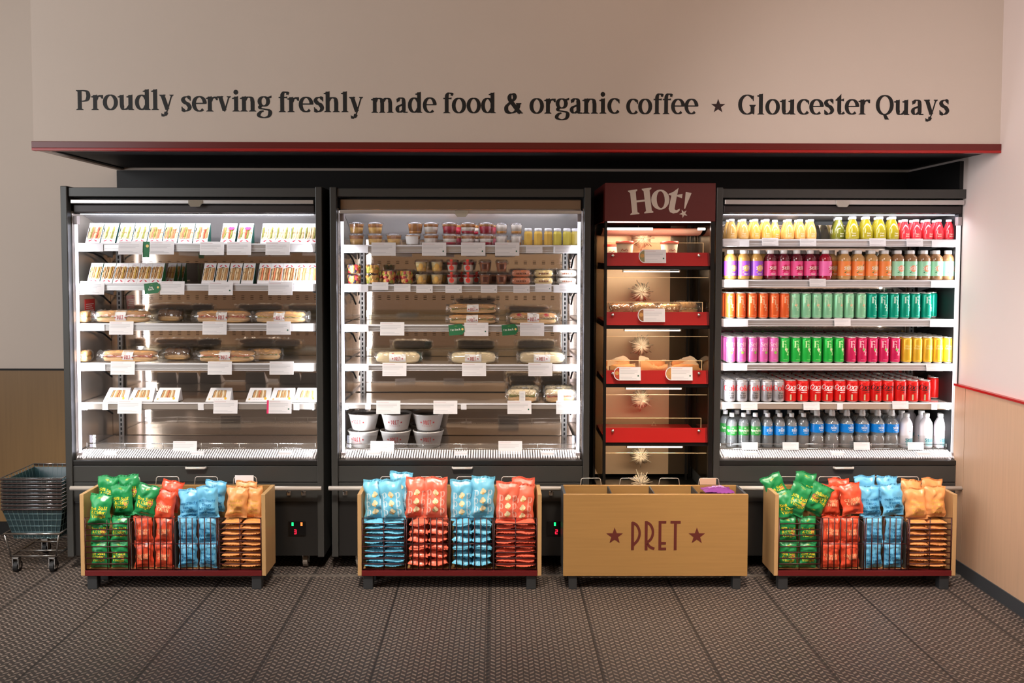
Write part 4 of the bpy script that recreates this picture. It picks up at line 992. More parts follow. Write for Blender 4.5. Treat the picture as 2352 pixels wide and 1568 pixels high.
for i, (k, px) in enumerate(((FC,880), (FC,922), (LC,980), (LC,1015), (LR,1056), (LR,1090), (LM,1130), (LM,1163))):
    put(k.spawn(f'{nm[k]} standing in the second line, {ORD[i]} from left', at(px, 645, YP+.12), (0,0,.4), g), z)
for c, px, nmn in (((222,132,88), 1197, 'orange'), ((236,204,136), 1248, 'yellow'), ((196,190,182), 1302, 'grey')):
    mt = M('wrapped_cake_'+nmn, c, .6, noise=.1, nscale=30); k = baguette(.104, .038, .06, [], len(nmn), False, mt, 'wrapped_cake', True); k.cat = 'cake'
    lt = MB(); [lt.box(-.026+.009*j, -.02+.009*j, -.0315, -.031, .014, .022, M('brown_print', (120,60,30), .6, noise=.02)) for j in range(6)]; k.part('print', lt)
    for lv, dz in (('lower', 0), ('upper', .0405)): put(k.spawn(f'small {nmn} wrapped cake bar, {lv} of two stacked', at(px, 645, YP), (0,0,0), 'wrapped cake bars'), z+dz)
# soup bowls
bowl_m = M('white_paper_bowl', (238,234,230), .5, noise=.02); soup = M('dark_soup', (70,44,30), .4, noise=.4, nscale=50)
kb = Kind('soup_bowl', 'bowl'); kb.root = MB().lathe([(.06,0), (.0625,.002), (.082,.082), (.085,.083), (.086,.087), (.083,.09), (.079,.086), (.06,.012)], bowl_m, 32, cap=False).mesh('soup_bowl')
pb = MB(); bw = lambda u, v: ((.0637+.0195*v/.08)*math.sin(u/.072), -(.0637+.0195*v/.08)*math.cos(u/.072), v)
pb.polys(pret(0, .048, .024), bw, pinkred); pb.polys([rect(-.03+.01*i, .027, -.023+.01*i, .0295) for i in range(6)], bw, M('faint_print', (200,150,145), .6, noise=.02)); kb.part('print', pb, None, 'red lettering between stars')
kb.part('soup', MB().lathe([(.077,.078), (.04,.081), (.001,.081)], soup, 24, cap=False)); kb.part('lid', MB().lathe([(.0865,.086), (.0865,.0915), (.08,.0925), (.001,.0925)], pot_c, 28, cap=False))
z = F2['zd']+.001
for px, lv, lab in ((835,0,'white soup bowl with red print, lower one nearest the left post'), (836,1,'white soup bowl with red print, upper one nearest the left post'), (909,0,'white soup bowl with red print, lower one in the middle'), (911,1,'white soup bowl with red print, upper one in the middle'), (984,0,'white soup bowl with red print, lower one of the tallest stack'), (984,1,'white soup bowl with red print, upper one of the tallest stack')):
    put(kb.spawn(lab, at(px, 1010, .18), (0,0,-.35 if px < 840 else 0), 'stacked soup bowls'), z+lv*.0935)
put(kb.spawn('white soup bowl set back behind the tallest stack', at(976, 1010, .355), (0,0,.2), 'stacked soup bowls'), z+.0935)
put(kb.spawn('white soup bowl hidden low behind the tallest stack', at(976, 1010, .355), (0,0,.2), 'stacked soup bowls'), z)
# ------------------------------------------------------------------ drinks
capw = M('white_cap', (240,238,236), .45, noise=.02)
def band(mb, r, z0, z1, m, seg=24, a0=-PI, a1=PI):
    mb.grid(lambda u, v: (r*math.sin(a0+(a1-a0)*u), -r*math.cos(a0+(a1-a0)*u), z0+(z1-z0)*v), seg, 1, m); return mb
JC = {'pale gold': (226,176,98), 'golden': (238,180,82), 'amber': (240,178,96), 'olive green': (166,150,30), 'red': (224,52,62), 'dark green': (104,104,30)}
emb = M('embossed_print', (250,236,210), .3, noise=.02)
def carafe(nm, r, h):
    c = M('juice_'+nm.replace(' ', '_'), JC[nm], .12, noise=.05, nscale=12, coat=.4); k = Kind('juice_bottle', 'juice bottle')
    b = MB().lathe([(r*.86,0), (r*.97,.003), (r,.012), (r,h*.34), (r*.86,h*.55), (r*.62,h*.76), (r*.47,h*.86), (r*.46,h*.88)], c, 24)
    for i, s in enumerate(('Pure', 'juice')): b.polys(text(s, 0, h*(.24-.1*i), h*.045, None, 'c', k=1), cyl(r*1.012), emb)
    k.root = b.mesh('juice_bottle')
    k.part('cap', MB().lathe([(r*.5,h*.88), (r*.52,h*.885), (r*.52,h*.985), (r*.47,h)], capw, 18)); return k
rowsd = 'top shelf of drinks fridge'
KJ = {n: carafe(n, .0292, .107) for n in ('pale gold', 'golden', 'amber', 'red')}; KJ['olive green'] = carafe('olive green', .0345, .122); KJ['dark green'] = carafe('dark green', .0345, .122)
lst = [('pale gold',1680), ('pale gold',1707), ('golden',1734), ('golden',1760), ('amber',1811), ('amber',1837), ('amber',1862), ('olive green',1957.5), ('olive green',1988.5), ('olive green',2019.5), ('olive green',2049), ('red',2077), ('red',2103), ('red',2129), ('red',2154.5), ('red',2179)]
z = top_z(F3, 0); YD = SF+.045
for i, (n, px) in enumerate(lst):
    put(KJ[n].spawn(f'{n} juice bottle, {ORD[i]} from left in front row on {rowsd}', at(px, 548, YD), (0,0,random.uniform(-.3,.3)), 'juice bottles on the top shelf'), z)
lst = [('pale gold',1673), ('pale gold',1700), ('golden',1727), ('golden',1753), ('golden',1779), ('amber',1795), ('amber',1826), ('amber',1851), ('dark green',1925), ('dark green',1942), ('olive green',1972), ('olive green',2002), ('olive green',2032), ('red',2068), ('red',2094), ('red',2120), ('red',2146), ('red',2172)]
put(KJ['dark green'].spawn('dark green juice bottle, third one back beside the empty gap on the top shelf', at(1921, 548, YD+.2), (0,0,0), 'juice bottles on the top shelf'), z)
done = []
for i, (n, px) in enumerate(lst):
    p = at(px, 548, YD+.075)
    if any(abs(p.x-q) < (.07 if 'green' in n else .06) for q in done): p.x = done[-1]+(.07 if 'green' in n else .0605)
    if p.x > F3['xj']-.04: continue
    done.append(p.x); put(KJ[n].spawn(f'{n} juice bottle, {ORD[i]} from left in second row on {rowsd}', p, (0,0,.2), 'juice bottles on the top shelf'), z)
# bottles with a wide printed label
SD = {'purple': ((186,140,70), (162,86,214), (240,190,70)), 'pink': ((96,20,34), (244,84,150), (206,22,84)), 'orange': ((196,150,92), (248,140,66), (240,178,96)), 'mint': ((150,110,74), (166,226,188), (250,160,120)), 'rose': ((150,14,40), (246,110,176), (206,22,84))}
wtx = M('white_print', (248,240,226), .5, noise=.02); gleaf = M('leaf_print', (50,130,80), .5, noise=.03)
def still_bottle(nm):
    liq, lab, fr_ = SD[nm]; r, h = .0335, .157; k = Kind('drink_bottle', 'drink bottle')
    k.root = MB().lathe([(r*.86,0), (r*.97,.003), (r,.01), (r*.985,.02), (r*.985,.1), (r,.108), (r*.9,.121), (r*.6,.133), (r*.5,.138)], M('drink_'+nm, liq, .1, noise=.06, coat=.5), 24).mesh('drink_bottle')
    k.part('cap', MB().lathe([(r*.52,.137), (r*.55,.1385), (r*.55,.154), (r*.5,.157)], capw, 18)); lb = MB()
    band(lb, r*1.008, .021, .099, M('label_'+nm, lab, .4, noise=.03), 28); fm = M('fruit_print_'+nm, fr_, .45, noise=.05)
    c1 = cyl(r*1.02, 0, .1); lb.polys([circ(.002, .06, .0175, 16)] if nm != 'pink' and nm != 'rose' else [circ(-.002, .066, .012, 10, .015), circ(.01, .056, .012, 10), circ(-.008, .05, .009, 8), circ(-.02,.058,.004,8), circ(.018,.042,.004,8)], c1, fm)
    lb.polys([[(-.02,.038), (-.008,.046), (-.012,.036)], [(.012,.077), (.026,.083), (.022,.074)]], c1, gleaf if nm in ('mint', 'orange') else fm)
    lb.polys(text('Still', .002, .053, .0135, None, 'c', k=2), cyl(r*1.03, 0, .1), wtx)
    for i in range(2): lb.polys([rect(-.012+.002*i, .03-.0045*i, .014-.002*i, .032-.0045*i)], c1, wtx)
    k.part('label', lb, None, f'{nm if nm != "rose" else "pink"} label with white lettering'); return k
KS = {n: still_bottle(n) for n in SD}
lst = [('purple',1659), ('purple',1677), ('purple',1707), ('purple',1737), ('pink',1768.5), ('pink',1799), ('pink',1829), ('pink',1860), ('rose',1895), ('orange',1939), ('orange',1970), ('orange',2001), ('orange',2031.5), ('mint',2061), ('mint',2091), ('mint',2121), ('mint',2149), ('mint',2176.5)]
lst = lst[1:]; z = top_z(F3, 1)
nmS = {'purple': 'purple labelled bottle of yellow drink', 'pink': 'pink labelled bottle of dark red drink', 'rose': 'turned pink labelled bottle of bright red drink', 'orange': 'orange labelled drink bottle', 'mint': 'mint labelled peach drink bottle'}
for i, (n, px) in enumerate(lst):
    put(KS[n].spawn(f'{nmS[n]}, {ORD[i]} from left in front on second shelf', at(px, 639, YD+(.0 if n != 'rose' else -.006)), (0,0,random.uniform(-.15,.3) if n != 'rose' else .7), 'labelled drink bottles'), z)
    if px < 2165:
        put(KS[n if n != 'rose' else 'orange'].spawn(f'{nmS[n if n != "rose" else "orange"]}, {ORD[i]} from left in the row behind', at(px+(13 if px < 1900 else -6), 639, YD+.076), (0,0,random.uniform(-.3,.3)), 'labelled drink bottles'), z)
# slim and standard cans
lidm = M('can_lid', (234,228,222), .25, metal=.55, noise=.05); limed = M('lime_print', (150,220,70), .45, noise=.03)
def can(nm, col, r, h, decor, metal=.35):
    k = Kind('drink_can', 'drink can'); m = M('can_'+nm.replace(' ', '_'), col, .28, metal=metal, noise=.05, nscale=30); n = 22
    b = MB().lathe([(r*.78,0), (r*.8,.002), (r*.97,h*.045), (r,h*.07), (r,h*.9), (r*.97,h*.925), (r*.84,h*.965)], m, n, mats=[lidm, lidm, m, m, m, m])
    plain = b.mesh('drink_can'); decor(b, r, h); k.root = b.mesh('drink_can')
    lid = MB().lathe([(r*.84,h*.965), (r*.87,h*.985), (r*.86,h), (r*.8,h*.995), (r*.77,h*.965), (r*.001,h*.965)], lidm, n, cap=False)
    lid.prism(circ(0, -.004, r*.3, 10, r*.45), 2, h*.97, h*.977, lidm)
    k.part('lid', lid)
    k2 = Kind('drink_can', 'drink can'); k2.root = plain; k2.parts = list(k.parts); return k, k2
def fizz(tc, tc2=None, fr_=None):
    tm = M('can_print_'+str(tc), tc, .4, noise=.02)
    def d(b, r, h):
        c = cyl(r*1.008)
        if fr_: b.polys([circ(.005, h*.52, .0075, 10)], c, M('can_fruit_'+str(fr_), fr_, .45, noise=.04))
        b.polys(text('F', -.019, h*.6, .026, None, k=1), c, tm)
        for i, ch in enumerate('izz'): b.polys(text(ch, -.003+.0055*i, h*(.54-.12*i), .019, None, k=1), c, tm)
        b.polys([rect(-.007, h*.85, .009, h*.86), rect(-.009, h*.12, .012, h*.13)], c, tm)
    return d
def selt(b, r, h):
    c = cyl(r*1.008); tm = M('can_print_seltzer', (250,196,206), .4, noise=.02)
    b.polys([star(.004, h*.4, .011, 80, .5)], c, limed)
    b.polys(text('Selt', 0, h*.63, .0175, None, 'c', k=1), c, tm); b.polys(text('zer', .002, h*.46, .0175, None, 'c', k=1), c, tm); b.polys([rect(-.007, h*.13, .009, h*.14)], c, tm)
def plainy(b, r, h):
    c = cyl(r*1.008); tm = M('can_print_pale', (250,226,140), .4, noise=.02)
    b.polys(text('Fizzy', 0, h*.62, .008, None, 'c', k=1), c, tm); b.polys(text('lemon', 0, h*.53, .008, None, 'c', k=1), c, tm); b.polys([rect(-.009, h*.1, .012, h*.11)], c, tm)
whp = M('can_white_print', (250,244,240), .4, noise=.02); bkp = M('can_black_print', (24,18,20), .5, noise=.02); rdp = M('can_red_print', (226,36,40), .45, noise=.02); crp = M('can_panel', (196,180,140), .5, noise=.05)
def diet(b, r, h):
    c = cyl(r*1.008)
    b.polys(text('Coke', .004, h*.52, .0225, None, 'c', k=1), c, rdp)
    for i, s in enumerate(('This', 'is my', 'taste')): b.polys(text(s, .002, h*(.37-.1*i), .0075, None, 'c', k=1), c, bkp)
def cola(mt):
    def d(b, r, h):
        c = cyl(r*1.008)
        b.polys(text('Coca-Cola', .022, h*.58, .02, .13, 'c', .38, 2, -8), c, mt)
        b.polys(ribbon(catmull([(-.024, h*.53), (-.008, h*.555), (.006, h*.53), (.026, h*.55)]), lambda x, y, t: .0035*math.sin(PI*min(1, max(.05, t)))+.0006), c, mt)
        b.polys([rect(-.01, h*.44, .022, h*.455)], c, mt); b.polys([rect(-.013, h*.1, -.005, h*.36)], c, crp)
    return d
SR, SH = .0268, .139
CN = {'orange': can('orange', (246,108,50), SR, SH, fizz((250,186,140))), 'pale mint': can('pale mint', (150,218,172), SR, SH, fizz((196,236,196), fr_=(240,196,150))), 'teal': can('teal', (0,166,136), SR, SH, fizz((200,240,220))),
      'pink': can('pink', (234,112,186), SR, SH, selt), 'bright green': can('bright green', (42,196,76), SR, SH, fizz((200,250,170), fr_=(240,230,190))), 'crimson': can('crimson', (222,40,98), SR, SH, fizz((252,190,200), fr_=(90,200,60))), 'yellow': can('yellow', (238,188,52), SR, SH, plainy),
      'silver': can('silver', (208,206,210), .0318, .117, diet, .75), 'red': can('red', (232,34,30), .0318, .117, cola(whp)), 'black lettered red': can('red', (232,34,30), .0318, .117, cola(bkp))}
def can_row(si, zi, items, pitch, depth, phrase, group, r):
    z = top_z(F3, zi)
    for i, (n, px) in enumerate(items):
        p = at(px, 830, YD-.005); tall = 'slim can' if r < .03 else 'standard can'
        put(CN[n][0].spawn(f'{n} {tall}, {ORD[i]} from left in front row on {phrase}', p, (0,0,random.uniform(-.25,.35)), group), z)
        for d in range(1, depth):
            put(CN[n][1].spawn(f'{n} {tall}, {("","one","two","three","four","five")[d]} behind the {ORD[i]} from left on {phrase}', (p.x+random.uniform(-.0006,.0006), p.y+pitch*d, z), (0,0,random.uniform(0,6)), group), z)
it = [('orange',x) for x in (1658,1675,1699.5,1725,1750,1775.5,1798)]
it = [('orange',x) for x in (1675,1699.5,1725,1750,1775.5,1799)] + [('pale mint',x) for x in (1823,1848.5,1873,1897.5,1922,1947,1974.5)] + [('teal',x) for x in (1999.5,2025,2049.5,2074.5,2098,2124)]
can_row(2, 2, it, .0545, 3, 'third shelf', 'slim cans on the third shelf', SR)
z = top_z(F3, 2)
for i, px in enumerate((2113, 2139)): put(CN['teal'][1].spawn(f'teal slim can set back in the dark corner, {ORD[i]} of two', at(px, 730, YD+.11), (0,0,2), 'slim cans on the third shelf'), z)
it = [('pink',x) for x in (1677.5,1701.5,1727,1751.5,1776)] + [('bright green',x) for x in (1801,1826.5,1850,1874.5,1900.5,1926)] + [('crimson',x) for x in (1954,1978.5,2003,2028.5,2054.5)] + [('yellow',x) for x in (2081,2105,2128,2152,2176)]
can_row(3, 3, it, .0545, 6, 'fourth shelf', 'slim cans on the fourth shelf', SR)
it = [('silver',x) for x in (1676.5,1704,1733,1761,1788.5)] + [('red',x) for x in (1816,1844,1873,1901,1929,1957.5)] + [('black lettered red',x) for x in (1985,2012.5,2040,2068.5,2096.5,2124.5)]
can_row(4, 4, it, .065, 5, 'fifth shelf', 'standard cans on the fifth shelf', .032)
for i, d in enumerate((.12, .19)): put(CN['black lettered red'][1].spawn(f'red can set apart near the side glass, {ORD[i]} from the front', at(2143, 920, YD+d), (0,0,1), 'standard cans on the fifth shelf'), top_z(F3, 4))
# water bottles
pet = CLEAR('clear_bottle', (246,248,248), .1, .7, .06); wat = CLEAR('water', (232,238,240), .06, .35, .05, .3, (250,252,254))
def water(nm, r, h, lab, l0, l1, txt, sport=False):
    k = Kind('water_bottle', 'water bottle'); N_ = 24
    if sport: pr = [(r*.86,0), (r*.97,.004), (r,.014), (r,h*.26), (r*.9,h*.3), (r*.84,h*.34), (r*.95,h*.39), (r,h*.41), (r,h*.62), (r*.94,h*.655), (r*.6,h*.755), (r*.36,h*.815), (r*.34,h*.83)]
    else: pr = [(r*.86,0), (r*.97,.004), (r,.014), (r*.97,h*.1), (r,h*.14), (r*.97,h*.24), (r,h*.3), (r*.975,h*.38), (r*.975,h*.62), (r,h*.655), (r*.92,h*.73), (r*.68,h*.82), (r*.42,h*.88), (r*.38,h*.9)]
    k.root = MB().lathe(pr, pet, N_, cap=False).mesh('water_bottle')
    k.part('water', MB().lathe([(q*.93, max(.003, zq)) for q, zq in pr[:-2]], wat, N_))
    lb = MB(); band(lb, r*1.006, h*l0, h*l1, M('water_label_'+nm, lab, .35, noise=.03), 26); c = cyl(r*1.018)
    hh = h*(l1-l0); lb.polys(text(txt, 0, h*l0+hh*.42, hh*(.22 if len(txt) < 7 else .17), None, 'c', k=1), c, wtx); lb.polys(text('Water', 0, h*l0+hh*.22, hh*.085, None, 'c', k=1), c, wtx); lb.polys([star(0, h*l0+hh*.82, hh*.06)] + [rect(-.006, h*l0+hh*.8, .006, h*l0+hh*.84)], c, wtx)
    k.part('label', lb, None, nm+' label with white lettering')
    z0 = pr[-1][1]
    if sport: k.part('cap', MB().lathe([(r*.42,z0-.002), (r*.43,z0+.012), (r*.37,z0+.016), (r*.4,z0+.02), (r*.3,h*.985), (r*.2,h)], capw, 16))
    else: k.part('cap', MB().lathe([(r*.42,z0-.002), (r*.435,z0), (r*.43,h*.985), (r*.4,h)], capw, 16))
    return k
WS = water('green', .0305, .187, (46,138,58), .37, .63, 'Sparkling'); WB = water('blue', .0305, .187, (0,124,204), .37, .63, 'Still'); WL = water('bright blue', .0385, .21, (0,120,204), .41, .625, 'Still', True)
al = M('white_bottle', (240,236,240), .35, noise=.02, coat=.3); tealp = M('teal_print', (40,150,165), .45, noise=.02); fade = M('pale_teal', (176,224,226), .45, noise=.02)
KA = Kind('metal_bottle', 'water bottle'); b = MB().lathe([(.029,0), (.032,.003), (.033,.01), (.033,.118), (.03,.136), (.02,.156), (.0145,.163), (.0145,.166)], al, 26)
band(b, .0332, .012, .05, fade, 12, -.6, .6); b.polys(text('Still', 0, .035, .015, None, 'c', k=2), cyl(.0335), tealp); b.polys([rect(-.006, .09, .006, .093)], cyl(.0335), pinkred); KA.root = b.mesh('metal_bottle')
KA.part('cap', MB().lathe([(.0155,.166), (.0165,.168), (.0165,.184), (.015,.186)], capw, 16))
z = F3['zd']+.0015; YQ = .145
lst = [(WS,1680), (WS,1707), (WS,1734), (WB,1762), (WB,1790), (WB,1817), (WB,1844.5), (WL,1875), (WL,1909.5), (WL,1943.5), (WL,1979), (WL,2014.5), (WL,2046), (KA,2080), (KA,2126), (KA,2159)]
nmw = {id(WS): 'clear water bottle with green label', id(WB): 'clear water bottle with blue label', id(WL): 'large sports cap water bottle with blue label', id(KA): 'white metal water bottle'}
for i, (k, px) in enumerate(lst):
    put(k.spawn(f'{nmw[id(k)]}, {ORD[i]} from left in front on bottom deck', at(px, 1025, YQ), (0,0,random.uniform(-.1,.35)), 'water bottles on the bottom deck'), z)
    p = at(px, 1025, YQ); dx = (.018 if k in (WB,) else -.012 if k is WS else .016 if k is KA else .012)
    if p.x+dx < F3['xj']-.04: put(k.spawn(f'{nmw[id(k)]}, {ORD[i]} from left in the row behind', (p.x+dx, YQ+.083, z), (0,0,random.uniform(-.3,.3)), 'water bottles on the bottom deck'), z)
    if (k is KA and px < 2150) or k is WL: put(k.spawn(f'{nmw[id(k)]}, {ORD[i]} from left in the third row', (p.x, YQ+.166, z), (0,0,random.uniform(-.3,.3)), 'water bottles on the bottom deck'), z)

# ------------------------------------------------------------------ hot cabinet food
kc = Kind('soup_cup', 'cup'); cupw = M('kraft_cream_cup', (238,228,214), .6, noise=.03); cuprd = M('cup_red', (178,36,30), .5, noise=.03)
b = MB().lathe([(.036,0), (.037,.002), (.0455,.088)], cupw, 26); cw = lambda u, v: ((.0375+.0085*v/.088)*math.sin(u/.0425), -(.0375+.0085*v/.088)*math.cos(u/.0425), v)
b.polys(text('Porridge', 0, .026, .011, .05, 'c', k=1), cw, cuprd); b.polys([[(-.012,.056), (-.009,.049), (-.004,.046), (.004,.046), (.009,.049), (.012,.056)], rect(-.018,.0465,-.014,.052), rect(.014,.0465,.018,.052)], cw, cuprd); kc.root = b.mesh('soup_cup')
kc.part('lid', MB().lathe([(.048,.084), (.0485,.094), (.046,.097), (.044,.0935), (.001,.0935)], M('red_cup_lid', (222,52,34), .4, noise=.03), 26, cap=False), None, 'red plastic lid')
for px, rz, lab in ((1435, -.2, 'cream paper cup with red lid on the top red tray, beside the left post'), (1537, .25, 'cream paper cup with red lid on the top red tray, right of the fan'), ):
    put(kc.spawn(lab, at(px, 580, .082), (0,0,rz), 'lidded cups in the hot cabinet'), zof(596, .07, hc))
put(kc.spawn('partly hidden cup in the shadow at the edge of the top red tray', at(1404, 590, .2), (0,0,0), 'lidded cups in the hot cabinet'), zof(596, .07, hc)).scale = (.9,.9,.85)
toast = M('toasted_bread', (214,140,84), .6, noise=.35, nscale=25); tort = M('toasted_wrap', (226,178,120), .65, noise=.25, nscale=30)
h1 = baguette(.115, .07, .075, [ham, tomato], 31, False, toast, 'wrapped_sandwich'); h2 = baguette(.125, .075, .075, [pale, leaf], 32, False, tort, 'wrapped_sandwich'); h3 = baguette(.12, .07, .075, [tomato, ham], 33, False, tort, 'wrapped_sandwich')
zt1 = zof(727, .08, hc)
for k, px, Y, lab in ((h1, 1423, .07, 'toasted sandwich in clear film at the left of the second red tray'), (h2, 1479, .075, 'pale toasted wrap in clear film in the middle of the second red tray'), (h3, 1537, .07, 'tomato filled wrap in clear film at the right of the second red tray'), (h2, 1576, .2, 'wrapped roll deep in the shadow behind the second red tray')):
    put(k.spawn(lab, at(px, 725, Y), (0,0,random.uniform(-.2,.2)), 'film wrapped food in the hot cabinet'), zt1)
kraft = M('kraft_paper', (196,150,100), .7, noise=.12, nscale=15); kraft_in = M('pale_paper', (232,206,172), .7, noise=.06)
def sleeve(seed):
    rn = random.Random(seed); k = Kind('paper_sleeve', 'wrapped food'); m = MB(); J = [rn.uniform(-1,1) for _ in range(30)]
    def wv(u): return .05+.014*math.sin(5.5*u+seed)+.003*J[int(u*20)]
    m.grid(lambda u, v: ((u-.5)*.15, -.03-.006*math.sin(PI*v), .001+(wv(u)-.012)*v), 20, 5, kraft); m.grid(lambda u, v: ((u-.5)*.15, .03+.004*math.sin(PI*v), .001+wv(u)*v*1.15), 20, 5, kraft_in)
    m.grid(lambda u, v: ((u-.5)*.15, -.03+.06*v, .001), 8, 2, kraft); k.root = m.mesh('paper_sleeve')
    k.part('flatbread', MB().blob((0, 0, .03), (.07, .027, .024), toast, .5, 18, 10, .08, seed)); return k
s1, s2 = sleeve(1), sleeve(4); zt2 = zof(859, .08, hc)
for k, px, Y, lab in ((s1, 1430, .06, 'open paper sleeve with flatbread at the left of the third red tray'), (s2, 1574, .06, 'open paper sleeve with flatbread at the right of the third red tray'), (s2, 1416, .25, 'paper sleeve standing behind at the left of the third red tray'), (s1, 1500, .25, 'paper sleeve standing behind in the middle of the third red tray'), (s2, 1571, .25, 'paper sleeve standing behind at the right of the third red tray')):
    put(k.spawn(lab, at(px, 845, Y), (0,0,random.uniform(-.06,.06)), 'paper sleeves in the hot cabinet'), zt2)
# ------------------------------------------------------------------ crisp packets
from mathutils import noise as mnoise
FLAV = {
 'green': ((32,140,78), (236,214,40), ['Sea Salt', '& Cider', 'Vinegar'], (190,120,80)),
 'red': ((234,86,54), (244,190,140), ['Chipotle', 'Chilli'], None),
 'blue': ((108,188,226), (0,112,168), ['extra crunchy', 'Tangy', 'Salt Vinegar', 'super crispy'], None),
 'orange': ((234,160,96), (236,184,84), ['mature', 'Cheddar', '& Red', 'Onion'], None),
 'popcorn blue': ((112,192,222), (196,226,238), None, None),
 'popcorn coral': ((240,112,86), (246,176,158), None, None)}
popm = M('popcorn_print', (240,222,176), .6, noise=.12, nscale=60); popd = M('popcorn_shade', (222,176,96), .6, noise=.1)
def sub_(on, o):
    fn = lambda u, v: on(u, v, o)
    fn.strip = .07; return fn
def bag(fl, w, h, d, seed, crumple=1.0, printed=True):
    col, tc, lines, acc = FLAV[fl]; nm = fl.replace(' ', '_')
    m = M('packet_'+nm, col, .34, noise=.12, nscale=18, spec=.6); tm = M('packet_print_'+nm, tc, .45, noise=.04)
    b = MB(); NU, NV = 14, 20; sd = seed*17.3
    def S(u, v, side):
        u = min(1, max(0, u)); v = min(1, max(0, v)); vv = min(1, max(0, (v-.055)/.89))
        t = max(0, 1-abs(2*u-1)**2.4)**.6 * max(0, 1-abs(2*vv-1)**3.2)**.55
        n1 = mnoise.noise(Vector((u*3.1+sd, v*4.2, side*2.0))); n2 = mnoise.noise(Vector((u*8+sd, v*8.5, side*3.0+5)))
        edge = abs(2*vv-1)**2
        y = side*(d/2*t*(1+.28*crumple*n1) + crumple*.006*n2*t*(.5+edge)) + crumple*.007*mnoise.noise(Vector((v*2.3+sd, u*1.7, 9)))
        if v < .05 or v > .95: y += .0018*math.sin(u*46)
        x = (u-.5)*w*(1-.07*math.sin(PI*vv)*(d/.05 if d < .05 else 1)) + crumple*.005*mnoise.noise(Vector((v*5+sd, side*.01, 3)))*(abs(u-.5)*2)
        z = h*v + crumple*.007*mnoise.noise(Vector((u*2.5+sd, 4, v*.6)))*(1 if v > .5 else .3)
        return (x, y, z)
    for side in (-1, 1): b.grid(lambda u, v: S(u, v, side), NU, NV, m)
    def on(u, v, o=.0011):
        """bilinear point on the front grid, a hair in front of it"""
        a, c = u*NU, v*NV; i, j = min(NU-1, int(a)), min(NV-1, int(c)); p, q = a-i, c-j
        A, B_, Cc, D_ = (S((i+x)/NU, (j+y)/NV, -1) for x, y in ((0,0), (1,0), (0,1), (1,1)))
        return tuple((A[k]*(1-p)+B_[k]*p)*(1-q)+(Cc[k]*(1-p)+D_[k]*p)*q - (o if k == 1 else 0) for k in range(3))
    on.strip = .07
    if printed:
        asp = w/h
        def T(s, cy, hh, m_, width=None): b.polys([p for p in text(s, .5, cy, hh/asp, width, 'c', k=1)] if False else [[(u, cy+(v-cy)*asp) for u, v in p] for p in text(s, .5, cy, hh, width, 'c', k=1)], on, m_)
        b.polys([[(u, .88+(v-.88)*asp) for u, v in p] for p in pret(.5, .88, .07, k=1)], on, tm if fl != 'blue' else tm)
        if lines:
            n = len(lines)
            for i, s in enumerate(lines):
                wd = min(.84, .085*len(s)+.1); T(s, .52-.125*i-(.06 if n < 3 else 0), .11 if n < 4 else .095, tm if i != 1 or fl != 'blue' else tm, wd)
            if acc: b.polys([circ(.76, .45, .13, 12, .1)], sub_(on, .0007), M('packet_art', acc, .5, noise=.2, nscale=40))
            if fl == 'blue': b.polys([rect(.1, .06, .9, .2)], sub_(on, .0006), M('packet_band_blue', (40,150,200), .4, noise=.1))
        else:
            for i in range(3):
                cy = .56-.2*i
                for cx in (.2, .8): b.polys([[(cx+(u-.5), cy+(v-cy)*asp*1.2) for u, v in p] for p in text('p', .5, cy, .2, None, 'c', k=1)], on, tm)
                for dx, dy, rr, mm in ((-.06,.0,.075,popm), (.06,.02,.08,popm), (0,.05,.075,popm), (.01,-.03,.06,popd)): b.polys([circ(.5+dx, cy+.07+dy, rr, 9, rr*asp)], sub_(on, .0016 if mm is popm else .0013), mm)
    return b
BK = {}
def bagkind(fl, shape, seed):
    key = (fl, shape, seed)
    if key not in BK:
        w, h, d, cr, pr = {'crisp': (.108,.155,.048,1.7,True), 'row': (.094,.133,.044,1.3,True), 'flat': (.094,.13,.0255,.9,True), 'pop': (.118,.205,.052,1.7,True), 'popflat': (.096,.13,.04,1.8,False), 'popthin': (.095,.13,.022,1.2,False)}[shape]
        BK[key] = Kind('popcorn_packet' if 'pop' in shape else 'crisp_packet', 'popcorn packet' if 'pop' in shape else 'crisp packet'); BK[key].root = bag(fl, w, h, d, seed, cr, pr).mesh('packet'); BK[key].h = h; BK[key].d = d
    return BK[key]
def packet(label, fl, shape, seed, px, py, Y, tilt=0, lean=None, group=None, yaw=0, scale=1):
    if lean is None: lean = -.07 if Y < Y2+.01 else -.03
    k = bagkind(fl, shape, seed); c = at(px, py, Y); E = Matrix.Rotation(yaw, 3, 'Z') @ Matrix.Rotation(tilt, 3, 'Y') @ Matrix.Rotation(lean, 3, 'X')
    o = k.spawn(label, c - E @ Vector((0, 0, k.h*scale/2)), (lean, tilt, yaw), group, (scale,)*3); return o

